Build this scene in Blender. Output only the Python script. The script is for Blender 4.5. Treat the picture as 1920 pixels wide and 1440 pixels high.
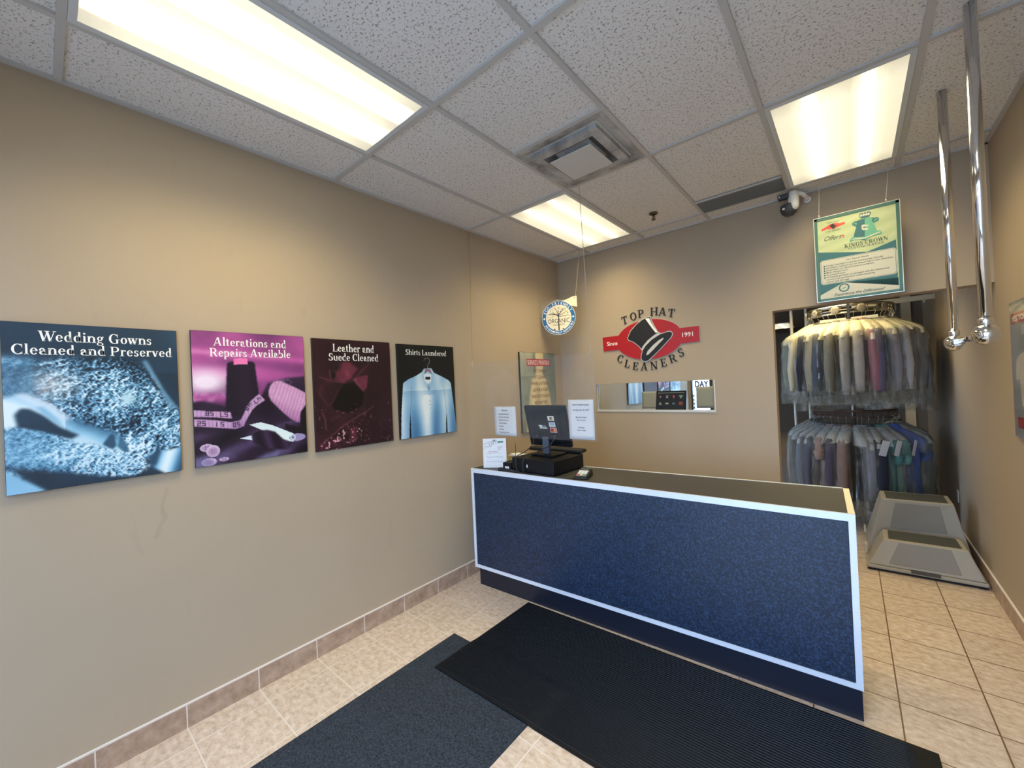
import bpy, math, random
import numpy as np
from mathutils import Vector, Matrix

for _o in list(bpy.data.objects): bpy.data.objects.remove(_o)
SC = bpy.context.scene
COL = SC.collection
rnd = random.Random(11)
PI = math.pi

# ------------------------------------------------------------------ camera, world, exposure
H, W = 3.028, 3.293            # ceiling height, room width (left wall x=0, back wall y=0)
CP = Vector((2.5841, -3.9514, 1.6194))
def cam_matrix(a, b, c):
    return Matrix.Rotation(a, 3, 'Z') @ Matrix.Rotation(b, 3, 'X') @ Matrix.Rotation(c, 3, 'Y')
_R = cam_matrix(.7041, .0049, .0453)
cd = bpy.data.cameras.new('camera'); cam = bpy.data.objects.new('camera', cd); COL.objects.link(cam)
cd.sensor_fit = 'HORIZONTAL'; cd.sensor_width = 36; cd.lens = 752.94 / 1920 * 36
cd.clip_start = .02
_m = Matrix((_R @ Vector((1, 0, 0)), _R @ Vector((0, 0, 1)), -(_R @ Vector((0, 1, 0))))).transposed().to_4x4()
_m.translation = CP
cam.matrix_world = _m
SC.camera = cam

vs = SC.view_settings
vs.view_transform = 'Standard'; vs.look = 'None'; vs.gamma = 1; vs.use_curve_mapping = False
vs.exposure = 0.42
SC.cycles.max_bounces = 14; SC.cycles.transparent_max_bounces = 40; SC.cycles.diffuse_bounces = 6
SC.cycles.glossy_bounces = 6; SC.cycles.caustics_reflective = False; SC.cycles.sample_clamp_indirect = 6

wd = bpy.data.worlds.new('daylight'); SC.world = wd; wd.use_nodes = True
bg = wd.node_tree.nodes['Background']
bg.inputs[0].default_value = (.45, .65, 1.0, 1); bg.inputs[1].default_value = DAY_STRENGTH = 9.8

# positions of the ceiling grid: strips GX run along y, rows GY run along x
T = .6096
GX = [.4335 + T * i for i in range(5)]
GY = [-.2074 - 2 * T * j for j in (3, 2, 1, 0)]     # R0..R3
LAMP_W = 12.5
def area_lamp(name, x, y, sx, sy, w, col=(1, .80, .42), z=H - .012, spread=128):
    l = bpy.data.lights.new(name, 'AREA'); l.shape = 'RECTANGLE'; l.size = sx; l.size_y = sy
    l.energy = w; l.color = col; l.spread = math.radians(spread)
    o = bpy.data.objects.new(name, l); COL.objects.link(o); o.location = (x, y, z)
    return o
LAMPS = [('lamp', .5 * (GX[0] + GX[1]), .5 * (GY[0] + GY[1]), 1.0),
         ('lamp', .5 * (GX[0] + GX[1]), .5 * (GY[2] + GY[3]), 1.0),
         ('lamp', .5 * (GX[3] + GX[4]), .5 * (GY[2] + GY[3]), .9)]
for n, x, y, k in LAMPS: area_lamp(n, x, y, .5, 1.1, LAMP_W * k)
area_lamp('lamp', .5 * (GX[3] + GX[4]), .5 * (GY[0] + GY[1]), .5, 1.1, 6, spread=172)      # added fourth ceiling light, unseen over the camera, to brighten the walls
area_lamp('back_room_lamp', 2.3, 1.6, .5, 1.1, 17, z=2.735)
area_lamp('back_room_lamp', 1.2, 7.2, .5, 1.1, 22, z=2.735)
# sky light coming in through the storefront glass
pl = bpy.data.lights.new('sky_portal', 'AREA'); pl.shape = 'RECTANGLE'; pl.size = 3.2; pl.size_y = 2.6
pl.cycles.is_portal = True
po = bpy.data.objects.new('sky_portal', pl); COL.objects.link(po)
po.location = (1.65, -4.80, 1.35); po.rotation_euler = (PI / 2, 0, 0)

# ------------------------------------------------------------------ helpers
def s2l(c):
    c = np.asarray(c, float)
    return np.where(c <= .04045, c / 12.92, ((c + .055) / 1.055) ** 2.4)
def rgb(r, g, b): return tuple(float(v) for v in s2l(np.array([r, g, b]) / 255.)) + (1.,)

class NT:
    def __init__(s, m): s.t = m.node_tree; s.n = s.t.nodes; s.l = s.t.links
    def new(s, kind, **kw):
        n = s.n.new(kind)
        for k, v in kw.items():
            if hasattr(n, k): setattr(n, k, v)
        return n
    def link(s, a, b): s.l.new(a, b)
    def math(s, op, a, b=None, c=None):
        n = s.n.new('ShaderNodeMath'); n.operation = op
        for i, v in enumerate((a, b, c)):
            if v is None: continue
            if isinstance(v, (int, float)): n.inputs[i].default_value = v
            else: s.l.new(v, n.inputs[i])
        return n.outputs[0]
    def mix(s, f, a, b):
        n = s.n.new('ShaderNodeMix'); n.data_type = 'RGBA'
        for i, v in ((0, f), (6, a), (7, b)):
            if isinstance(v, (int, float)): n.inputs[i].default_value = v
            elif isinstance(v, tuple): n.inputs[i].default_value = v
            else: s.l.new(v, n.inputs[i])
        return n.outputs[2]
    def pos(s): return s.n.new('ShaderNodeNewGeometry').outputs['Position']
    def obj(s): return s.n.new('ShaderNodeTexCoord').outputs['Object']
    def map(s, v, loc=(0, 0, 0), rot=(0, 0, 0), sc=(1, 1, 1)):
        n = s.n.new('ShaderNodeMapping'); s.l.new(v, n.inputs[0])
        n.inputs[1].default_value = loc; n.inputs[2].default_value = rot; n.inputs[3].default_value = sc
        return n.outputs[0]
    def noise(s, v, scale, detail=2, rough=.5):
        n = s.n.new('ShaderNodeTexNoise'); s.l.new(v, n.inputs['Vector'])
        n.inputs['Scale'].default_value = scale; n.inputs['Detail'].default_value = detail; n.inputs['Roughness'].default_value = rough
        return n.outputs[0]
    def ramp(s, f, stops):
        n = s.n.new('ShaderNodeValToRGB'); e = n.color_ramp.elements
        while len(e) < len(stops): e.new(.5)
        for i, (p, c) in enumerate(stops):
            e[i].position = p; e[i].color = c if isinstance(c, tuple) else (c, c, c, 1)
        s.l.new(f, n.inputs[0]); return n.outputs[0]
    def bump(s, h, strength=.3, dist=.01):
        n = s.n.new('ShaderNodeBump'); n.inputs['Strength'].default_value = strength; n.inputs['Distance'].default_value = dist
        s.l.new(h, n.inputs['Height']); return n.outputs[0]

MATS = {}
def raw(name):
    m = bpy.data.materials.new(name); m.use_nodes = True; MATS[name] = m
    nt = NT(m); return m, nt, nt.n['Principled BSDF'], nt.n['Material Output']
def mat(name, c, rough=.5, metal=0., var=.06, vscale=6., bump=0., bscale=120., spec=.5, emit=0., coat=0.):
    if name in MATS: return MATS[name]
    m, nt, p, out = raw(name)
    c = rgb(*c)
    v = nt.noise(nt.obj(), vscale, 3)
    lo = tuple(x * (1 - var) for x in c[:3]) + (1,); hi = tuple(min(1, x * (1 + var)) for x in c[:3]) + (1,)
    nt.link(nt.mix(v, lo, hi), p.inputs['Base Color'])
    p.inputs['Roughness'].default_value = rough; p.inputs['Metallic'].default_value = metal
    p.inputs['Specular IOR Level'].default_value = spec; p.inputs['Coat Weight'].default_value = coat
    if bump: nt.link(nt.bump(nt.noise(nt.obj(), bscale, 3), bump, .004), p.inputs['Normal'])
    if emit:
        p.inputs['Emission Color'].default_value = c; p.inputs['Emission Strength'].default_value = emit
    return m

class MB:
    def __init__(s): s.v = []; s.f = []; s.m = []; s.sm = []
    def add(s, V, F, mi=0, smooth=False, M=None):
        o = len(s.v)
        for p in V:
            p = Vector(p) if len(p) == 3 else Vector((p[0], p[1], 0))
            s.v.append(tuple(M @ p) if M else tuple(p))
        for f in F: s.f.append([i + o for i in f]); s.m.append(mi); s.sm.append(smooth)
        return s
    def box(s, x0, x1, y0, y1, z0, z1, mi=0, M=None):
        V = [(x, y, z) for z in (z0, z1) for y in (y0, y1) for x in (x0, x1)]
        return s.add(V, [(0, 2, 3, 1), (4, 5, 7, 6), (0, 1, 5, 4), (2, 6, 7, 3), (0, 4, 6, 2), (1, 3, 7, 5)], mi, M=M)
    def prism(s, poly, z0, z1, mi=0, M=None):
        n = len(poly); a = sum(poly[i][0] * poly[(i + 1) % n][1] - poly[(i + 1) % n][0] * poly[i][1] for i in range(n))
        if a < 0: poly = poly[::-1]
        V = [(x, y, z0) for x, y in poly] + [(x, y, z1) for x, y in poly]
        F = [list(range(n))[::-1], list(range(n, 2 * n))] + [(i, (i + 1) % n, n + (i + 1) % n, n + i) for i in range(n)]
        return s.add(V, F, mi, M=M)
    def flat(s, poly, z=0, mi=0, M=None):
        n = len(poly); a = sum(poly[i][0] * poly[(i + 1) % n][1] - poly[(i + 1) % n][0] * poly[i][1] for i in range(n))
        if a < 0: poly = poly[::-1]
        return s.add([(x, y, z) for x, y in poly], [list(range(n))], mi, M=M)
    def hull(s, bot, top, mi=0):              # frustum between two quads
        return s.add(list(bot) + list(top), [(3, 2, 1, 0), (4, 5, 6, 7)] + [(i, (i + 1) % 4, 4 + (i + 1) % 4, 4 + i) for i in range(4)], mi)
    def lathe(s, prof, n=24, o=(0, 0, 0), mi=0, M=None, cap=True):
        V = []; F = []
        for r, z in prof:
            for k in range(n): V.append((o[0] + r * math.cos(2 * PI * k / n), o[1] + r * math.sin(2 * PI * k / n), o[2] + z))
        for i in range(len(prof) - 1):
            for k in range(n): F.append((i * n + k, i * n + (k + 1) % n, (i + 1) * n + (k + 1) % n, (i + 1) * n + k))
        s.add(V, F, mi, True, M)
        if cap:
            b = len(s.v) - len(V); e = (len(prof) - 1) * n
            s.f += [[b + k for k in range(n)][::-1], [b + e + k for k in range(n)]]; s.m += [mi] * 2; s.sm += [False] * 2
        return s
    def tube(s, pts, r, n=8, mi=0, closed=False):
        P = [Vector(p) for p in pts]; V = []; F = []; prev = None; N = len(P)
        rs = r if isinstance(r, (list, tuple)) else [r] * N
        for i, p in enumerate(P):
            if closed: t = P[(i + 1) % N] - P[i - 1]
            else: t = P[min(i + 1, N - 1)] - P[max(i - 1, 0)]
            t.normalize()
            if prev is None: u = t.orthogonal().normalized()
            else:
                u = prev - t * prev.dot(t); u = u.normalized() if u.length > 1e-6 else t.orthogonal().normalized()
            prev = u; w = t.cross(u)
            for k in range(n):
                a = 2 * PI * k / n; V.append(p + (u * math.cos(a) + w * math.sin(a)) * rs[i])
        for i in range(N if closed else N - 1):
            j = (i + 1) % N
            for k in range(n): F.append((i * n + k, i * n + (k + 1) % n, j * n + (k + 1) % n, j * n + k))
        s.add(V, F, mi, True)
        if not closed:
            b = len(s.v) - len(V)
            s.f += [[b + k for k in range(n)][::-1], [b + (N - 1) * n + k for k in range(n)]]; s.m += [mi] * 2; s.sm += [False] * 2
        return s
    def build(s, name, mats, parent=None, bevel=0, loc=None, subsurf=0):
        me = bpy.data.meshes.new(name); me.from_pydata(s.v, [], s.f)
        for m in (mats if isinstance(mats, (list, tuple)) else [mats]): me.materials.append(m)
        me.polygons.foreach_set('material_index', s.m); me.polygons.foreach_set('use_smooth', s.sm); me.update()
        o = bpy.data.objects.new(name, me); COL.objects.link(o)
        if parent: o.parent = parent
        if loc: o.location = loc
        if bevel:
            b = o.modifiers.new('bevel', 'BEVEL'); b.width = bevel; b.segments = 2; b.limit_method = 'ANGLE'
        if subsurf:
            b = o.modifiers.new('subd', 'SUBSURF'); b.levels = subsurf; b.render_levels = subsurf
        return o

def tag(o, label=None, cat=None, group=None, kind=None):
    if label: o['label'] = label
    if cat: o['category'] = cat
    if group: o['group'] = group
    if kind: o['kind'] = kind
    return o
def thing(name, label, cat, M=None, group=None, kind=None):
    o = bpy.data.objects.new(name, None); COL.objects.link(o); o.empty_display_size = .05
    if M is not None: o.matrix_world = M
    return tag(o, label, cat, group, kind)
def frame(o, r, u):
    r = Vector(r); u = Vector(u); n = r.cross(u)
    m = Matrix((r, u, n)).transposed().to_4x4(); m.translation = Vector(o); return m
def on_left(y, z, x=0.): return frame((x, y, z), (0, 1, 0), (0, 0, 1))      # local x to the viewer's right, y up, z out of the wall
def on_back(x, z, y=0.): return frame((x, y, z), (1, 0, 0), (0, 0, 1))
def on_right(y, z, x=W): return frame((x, y, z), (0, -1, 0), (0, 0, 1))
def TR(x, y, z=0, s=1., sy=None, rot=0):
    return Matrix.Translation((x, y, z)) @ Matrix.Rotation(rot, 4, 'Z') @ Matrix.Diagonal((s, s if sy is None else sy, 1, 1))
def ell(cx, cy, rx, ry, n=48, a0=0, a1=2 * PI):
    return [(cx + rx * math.cos(a0 + (a1 - a0) * k / n), cy + ry * math.sin(a0 + (a1 - a0) * k / n)) for k in range(n if abs(a1 - a0 - 2 * PI) < 1e-6 else n + 1)]

# ---- sans lettering (the built-in font), capital height = 1
_tc = {}
def sans(txt, off=0.):
    k = (txt, off)
    if k in _tc: return _tc[k]
    cu = bpy.data.curves.new('t', 'FONT'); cu.body = txt; cu.size = 1.; cu.offset = off; cu.resolution_u = 3
    o = bpy.data.objects.new('t', cu); COL.objects.link(o)
    dg = bpy.context.evaluated_depsgraph_get()
    me = bpy.data.meshes.new_from_object(o.evaluated_get(dg))
    V = [(v.co.x / .73, v.co.y / .73) for v in me.vertices]; F = [list(p.vertices) for p in me.polygons]
    bpy.data.objects.remove(o); bpy.data.curves.remove(cu); bpy.data.meshes.remove(me)
    w = max((v[0] for v in V), default=0)
    _tc[k] = (V, F, w); return _tc[k]
def put_sans(mb, txt, x, y, h, z=0, align='c', sx=1., off=0., mi=0, width=None, skew=0.):
    V, F, w = sans(txt, off)
    if width: sx = width / (w * h)
    x0 = x - (w * h * sx / 2 if align == 'c' else w * h * sx if align == 'r' else 0)
    mb.add([(x0 + (a + skew * b) * h * sx, y + b * h, z) for a, b in V], F, mi)

# ---- serif lettering drawn from stems, bowls, diagonals and slab serifs, capital height = 1
class GL:
    def __init__(s): s.p = []
    def R(s, x0, x1, y0, y1): s.p.append([(x0, y0), (x1, y0), (x1, y1), (x0, y1)]); return s
    def B(s, x, w=.3): return s.R(x - w / 2, x + w / 2, 0, .05)
    def Tt(s, x, w=.3, y=1.): return s.R(x - w / 2, x + w / 2, y - .05, y)
    def D(s, x0, y0, x1, y1, w): s.p.append([(x0, y0), (x0 + w, y0), (x1 + w, y1), (x1, y1)]); return s
    def A(s, cx, cy, rx, ry, a0=0, a1=360, T=.15, t=.05, n=18):
        for k in range(n):
            a = math.radians(a0 + (a1 - a0) * k / n); b = math.radians(a0 + (a1 - a0) * (k + 1) / n)
            s.p.append([(cx + rx * math.cos(a), cy + ry * math.sin(a)), (cx + rx * math.cos(b), cy + ry * math.sin(b)),
                        (cx + (rx - T) * math.cos(b), cy + (ry - t) * math.sin(b)), (cx + (rx - T) * math.cos(a), cy + (ry - t) * math.sin(a))])
        return s
    def O(s, cx, cy, r, n=12): s.p.append(ell(cx, cy, r, r, n)); return s
    def Q(s, *pts): s.p.append(list(pts)); return s
X = .66
def _stem(g, x, y0, y1): g.R(x - .075, x + .075, y0, y1)
def _glyphs():
    G = {}
    def new(ch, w): g = GL(); G[ch] = (w, g); return g
    g = new(' ', .3)
    g = new('a', .58); g.A(.24, .44, .2, .22, -5, 165, .15, .06).O(.1, .46, .07); _stem(g, .37, .06, .46); g.A(.24, .19, .2, .19).R(.40, .56, 0, .05)
    g = new('b', .64); _stem(g, .13, 0, 1.05); g.R(0, .13, 1.0, 1.05).A(.33, .33, .27, .34)
    g = new('c', .54); g.A(.29, .33, .26, .34, 50, 325, .15, .06).O(.43, .5, .075)
    g = new('d', .64); _stem(g, .46, 0, 1.05); g.R(.34, .46, 1.0, 1.05).R(.46, .62, 0, .05).A(.29, .33, .26, .34)
    g = new('e', .57); g.A(.29, .33, .26, .34, 0, 325, .15, .06).R(.1, .54, .34, .39)
    g = new('g', .58); g.A(.27, .45, .22, .22, T=.13).A(.27, -.1, .26, .17, T=.1, t=.06).A(.2, .14, .12, .12, 90, 270, .09, .04).R(.2, .4, .02, .1).O(.5, .62, .065)
    g = new('h', .68); _stem(g, .14, 0, 1.05); g.R(.02, .14, 1.0, 1.05).B(.14).B(.53).A(.35, .42, .255, .25, 0, 180, .15, .08); _stem(g, .53, 0, .43)
    g = new('i', .33); _stem(g, .16, 0, .66); g.R(.04, .16, .61, .66).B(.16).O(.16, .9, .09)
    g = new('l', .33); _stem(g, .16, 0, 1.05); g.R(.04, .16, 1.0, 1.05).B(.16)
    g = new('n', .68); _stem(g, .14, 0, .66); g.R(.02, .14, .61, .66).B(.14).B(.53).A(.35, .42, .255, .25, 0, 180, .15, .08); _stem(g, .53, 0, .43)
    g = new('o', .60); g.A(.3, .33, .27, .34)
    g = new('p', .64); _stem(g, .13, -.32, .66); g.R(.01, .13, .61, .66).R(0, .28, -.32, -.27).A(.33, .33, .27, .34)
    g = new('r', .48); _stem(g, .14, 0, .66); g.R(.02, .14, .61, .66).B(.14).A(.33, .42, .22, .25, 60, 180, .12, .09).O(.4, .58, .08)
    g = new('s', .47); g.A(.23, .49, .18, .17, 35, 270, .12, .06).A(.23, .18, .19, .19, -150, 90, .13, .06).R(.36, .40, .47, .64).R(.04, .08, .02, .2)
    g = new('t', .42); _stem(g, .17, .1, .84); g.R(0, .36, .6, .66).A(.27, .14, .175, .14, 180, 310, .13, .06)
    g = new('u', .68); _stem(g, .14, .2, .66); _stem(g, .51, 0, .66); g.R(.02, .14, .61, .66).R(.4, .51, .61, .66).R(.51, .65, 0, .05).A(.325, .22, .26, .22, 180, 360, .15, .07)
    g = new('v', .60); g.D(.22, 0, .02, .66, .17).D(.28, 0, .46, .66, .06).Tt(.11, .28, .66).Tt(.49, .2, .66)
    g = new('w', .86); g.D(.18, 0, .02, .66, .16).D(.24, 0, .4, .66, .06).D(.5, 0, .34, .66, .16).D(.56, 0, .72, .66, .06).Tt(.1, .26, .66).Tt(.4, .26, .66).Tt(.75, .2, .66)
    g = new('A', .92); g.D(.04, 0, .4, 1, .06).D(.64, 0, .38, 1, .17).R(.2, .66, .28, .34).B(.09, .26).B(.74, .3)
    g = new('C', .82); g.A(.46, .5, .42, .52, 45, 315, .18, .06).R(.7, .75, .66, 1.0).R(.7, .74, .02, .26)
    g = new('D', .9); _stem(g, .18, 0, 1); g.R(.02, .4, 0, .06).R(.02, .4, .94, 1).A(.38, .5, .46, .5, -90, 90, .18, .06)
    g = new('E', .76); _stem(g, .18, 0, 1); g.R(.02, .7, 0, .06).R(.02, .68, .94, 1).R(.2, .52, .47, .53).R(.64, .7, 0, .28).R(.62, .68, .74, 1).R(.47, .52, .38, .62)
    g = new('G', .92); g.A(.46, .5, .42, .52, 45, 300, .18, .06).R(.7, .75, .66, 1.0); _stem(g, .70, .02, .42); g.Tt(.72, .34, .45)
    g = new('H', .98); _stem(g, .18, 0, 1); _stem(g, .8, 0, 1); g.R(.18, .8, .47, .53).B(.18, .34).B(.8, .34).Tt(.18, .34).Tt(.8, .34)
    g = new('I', .42); _stem(g, .2, 0, 1); g.B(.2, .36).Tt(.2, .36)
    g = new('K', .92); _stem(g, .18, 0, 1); g.B(.18, .34).Tt(.18, .34).D(.2, .4, .66, 1, .07).D(.62, 0, .3, .56, .19).B(.74, .32).Tt(.7, .3)
    g = new('L', .72); _stem(g, .18, 0, 1); g.R(.02, .7, 0, .06).Tt(.18, .34).R(.64, .7, 0, .32)
    g = new('M', 1.1); g.R(.1, .16, 0, 1).D(.46, 0, .08, 1, .18).D(.52, 0, .86, 1, .06); _stem(g, .9, 0, 1); g.B(.13, .26).B(.9, .32).Tt(.1, .24).Tt(.92, .28)
    g = new('N', .96); g.R(.14, .2, 0, 1).D(.66, 0, .08, 1, .19).R(.76, .82, 0, 1).B(.17, .28).Tt(.12, .26).Tt(.79, .28)
    g = new('O', .92); g.A(.46, .5, .43, .52, T=.18, t=.06)
    g = new('P', .80); _stem(g, .18, 0, 1); g.B(.18, .34).R(.02, .4, .94, 1).R(.2, .4, .42, .48).A(.4, .71, .34, .29, -90, 90, .16, .06)
    g = new('R', .90); _stem(g, .18, 0, 1); g.B(.18, .34).R(.02, .4, .94, 1).R(.2, .42, .45, .51).A(.4, .725, .34, .275, -90, 90, .16, .06).D(.64, 0, .38, .5, .18).B(.78, .24)
    g = new('S', .68); g.A(.33, .745, .27, .265, 40, 270, .16, .06).A(.33, .265, .29, .275, -145, 90, .17, .06).R(.53, .58, .7, 1.0).R(.04, .09, .0, .3)
    g = new('T', .82); _stem(g, .41, 0, 1); g.B(.41, .36).R(.04, .78, .94, 1).R(.03, .08, .7, 1).R(.74, .79, .7, 1)
    g = new('U', .94); _stem(g, .2, .3, 1); g.R(.76, .82, .3, 1).A(.47, .32, .345, .34, 180, 360, .15, .07).Tt(.2, .34).Tt(.79, .26)
    g = new('V', .82); g.D(.36, 0, .06, 1, .19).D(.42, 0, .74, 1, .06).Tt(.15, .32).Tt(.78, .24)
    g = new('W', 1.13); g.D(.28, 0, .05, 1, .18).D(.34, 0, .6, 1, .06).D(.72, 0, .5, 1, .18).D(.78, 0, 1.08, 1, .06).Tt(.13, .3).Tt(.6, .34).Tt(1.12, .24)
    return G
GLY = _glyphs()
def serif_width(txt, track=0.): return sum(GLY[c][0] + track for c in txt) - track
def put_serif(mb, txt, x, y, h, z=0, width=None, align='c', track=.0, mi=0):
    w = serif_width(txt, track) * h; sx = width / w if width else 1.
    cx = x - (w * sx / 2 if align == 'c' else 0)
    for c in txt:
        gw, g = GLY[c]
        for p in g.p: mb.flat([(cx + a * h * sx, y + b * h) for a, b in p], z, mi)
        cx += (gw + track) * h * sx
def put_glyph(mb, c, x, y, h, rot, z=0, z1=None, mi=0, sx=1.):
    gw, g = GLY[c]; M = TR(x, y, 0, h * sx, h, 0); M = Matrix.Translation((x, y, 0)) @ Matrix.Rotation(rot, 4, 'Z') @ Matrix.Diagonal((h * sx, h, 1, 1)) @ Matrix.Translation((-gw / 2, -.5, 0))
    for p in g.p:
        if z1 is None: mb.flat(p, z, mi, M)
        else: mb.prism(p, z, z1, mi, M)

# ------------------------------------------------------------------ surface materials
def m_wall():
    m, nt, p, out = raw('wall_paint'); v = nt.pos()
    n = nt.noise(v, 1.7, 4); f = nt.noise(nt.map(v, sc=(300, 300, 300)), 1, 2)
    base = nt.mix(n, rgb(169, 153, 131), rgb(177, 161, 138))
    sm = nt.noise(nt.map(v, sc=(1, 5, 1.2)), 2.2, 4, .7)          # faint scuffs low on the paint
    base = nt.mix(nt.math('MULTIPLY', nt.ramp(sm, [(.62, 0.), (.74, 1.)]), .10), base, rgb(120, 108, 92))
    # one hand-length smear on the left wall
    sep = nt.new('ShaderNodeSeparateXYZ'); nt.link(v, sep.inputs[0])
    wob = nt.math('MULTIPLY', nt.math('SUBTRACT', nt.noise(v, 7, 2), .5), .09)
    dy = nt.math('ABSOLUTE', nt.math('ADD', nt.math('ADD', sep.outputs[1], 3.575), nt.math('ADD', wob, nt.math('MULTIPLY', nt.math('SUBTRACT', sep.outputs[2], 1.1), -.10))))
    dz = nt.math('ABSOLUTE', nt.math('SUBTRACT', sep.outputs[2], 1.08))
    k = nt.math('MULTIPLY', nt.math('LESS_THAN', dz, .12), nt.math('LESS_THAN', sep.outputs[0], .01))
    k = nt.math('MULTIPLY', k, nt.math('SUBTRACT', 1., nt.math('MINIMUM', nt.math('DIVIDE', dy, .012), 1.)))
    base = nt.mix(nt.math('MULTIPLY', k, .16), base, rgb(110, 100, 88))
    nt.link(base, p.inputs['Base Color']); p.inputs['Roughness'].default_value = .62
    p.inputs['Specular IOR Level'].default_value = .3
    nt.link(nt.bump(f, .10, .002), p.inputs['Normal']); return m
def m_floor():
    m, nt, p, out = raw('floor_tile'); v = nt.pos()
    mp = nt.map(v, loc=(-.13 + .3195 * 10, 3.5185 + .3163 * 20, 0), rot=(0, 0, -.0147 * .5))
    br = nt.new('ShaderNodeTexBrick'); br.offset = 0.; br.squash = 1.; nt.link(mp, br.inputs['Vector'])
    br.inputs['Scale'].default_value = 1; br.inputs['Mortar Size'].default_value = .0034; br.inputs['Mortar Smooth'].default_value = .15
    br.inputs['Brick Width'].default_value = .3195; br.inputs['Row Height'].default_value = .3163; br.inputs['Bias'].default_value = 0
    br.inputs['Color1'].default_value = (.92, .92, .92, 1); br.inputs['Color2'].default_value = (1, 1, 1, 1); br.inputs['Mortar'].default_value = (1, 1, 1, 1)
    a = nt.noise(nt.map(v, sc=(1, 1.5, 1)), 24, 6, .68); b = nt.noise(nt.map(v, loc=(3, 2, 0)), 5, 3)
    t = nt.ramp(a, [(.30, rgb(168, 148, 130)), (.50, rgb(203, 187, 170)), (.70, rgb(226, 214, 202))])
    t = nt.mix(nt.math('MULTIPLY', b, .30), t, rgb(200, 168, 128))
    mx = nt.new('ShaderNodeMix'); mx.data_type = 'RGBA'; mx.blend_type = 'MULTIPLY'; mx.inputs[0].default_value = 1
    nt.link(t, mx.inputs[6]); nt.link(br.outputs['Color'], mx.inputs[7])
    sx_ = nt.new('ShaderNodeSeparateXYZ'); nt.link(v, sx_.inputs[0])      # window sheen painted into the grout colour: pale at left, brown to the right
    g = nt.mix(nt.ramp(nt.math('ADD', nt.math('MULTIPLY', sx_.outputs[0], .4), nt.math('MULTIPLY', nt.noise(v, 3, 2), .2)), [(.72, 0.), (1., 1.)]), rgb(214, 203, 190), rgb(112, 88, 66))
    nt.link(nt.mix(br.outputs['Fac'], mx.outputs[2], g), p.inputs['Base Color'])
    p.inputs['Roughness'].default_value = .38
    h = nt.math('SUBTRACT', nt.math('MULTIPLY', a, .25), br.outputs['Fac'])
    nt.link(nt.bump(h, .35, .003), p.inputs['Normal']); return m
def m_ctile():
    m, nt, p, out = raw('ceiling_tile'); v = nt.pos()
    wp = nt.new('ShaderNodeMix'); wp.data_type = 'RGBA'; wp.inputs[0].default_value = .02
    a = nt.noise(nt.map(v, sc=(1, 1, 0)), 95, 3, .6); b = nt.noise(nt.map(v, loc=(7, 3, 0), sc=(1, 1.6, 0)), 42, 3, .65)
    pit = nt.math('MAXIMUM', nt.ramp(a, [(.365, 1.), (.42, 0.)]), nt.ramp(b, [(.335, 1.), (.37, 0.)]))
    base = nt.mix(nt.noise(v, 1.3, 3), rgb(222, 221, 217), rgb(230, 228, 224))
    nt.link(nt.mix(nt.math('MULTIPLY', pit, .62), base, rgb(92, 90, 86)), p.inputs['Base Color'])
    p.inputs['Roughness'].default_value = .95; p.inputs['Specular IOR Level'].default_value = .1
    nt.link(nt.bump(nt.math('SUBTRACT', nt.math('MULTIPLY', nt.noise(v, 160, 3), .4), pit), .5, .003), p.inputs['Normal']); return m
def m_basetile():
    m, nt, p, out = raw('skirting_tile'); v = nt.pos()
    a = nt.noise(v, 16, 6, .7)
    nt.link(nt.ramp(a, [(.28, rgb(140, 116, 98)), (.5, rgb(166, 142, 122)), (.72, rgb(186, 164, 144))]), p.inputs['Base Color'])
    p.inputs['Roughness'].default_value = .42; return m
def m_clear(name, haze=.03, rough=.01, ior=1.47, tint=(1, 1, 1)):
    m, nt, p, out = raw(name); nt.n.remove(p)
    tr = nt.new('ShaderNodeBsdfTransparent'); tr.inputs[0].default_value = tint + (1,)
    gl = nt.new('ShaderNodeBsdfGlossy'); gl.inputs['Roughness'].default_value = rough
    df = nt.new('ShaderNodeBsdfDiffuse'); df.inputs[0].default_value = (.75, .82, .9, 1)
    fr = nt.new('ShaderNodeFresnel'); fr.inputs[0].default_value = ior
    sp = nt.noise(nt.obj(), 3, 2)
    m1 = nt.new('ShaderNodeMixShader'); nt.link(nt.math('MULTIPLY', sp, haze * 2), m1.inputs[0]); nt.link(tr.outputs[0], m1.inputs[1]); nt.link(df.outputs[0], m1.inputs[2])
    m2 = nt.new('ShaderNodeMixShader'); bf = nt.n.new('ShaderNodeNewGeometry'); nt.link(nt.math('MULTIPLY', fr.outputs[0], nt.math('SUBTRACT', 1., bf.outputs['Backfacing'])), m2.inputs[0]); nt.link(m1.outputs[0], m2.inputs[1]); nt.link(gl.outputs[0], m2.inputs[2])
    nt.link(m2.outputs[0], out.inputs[0]); return m
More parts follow.
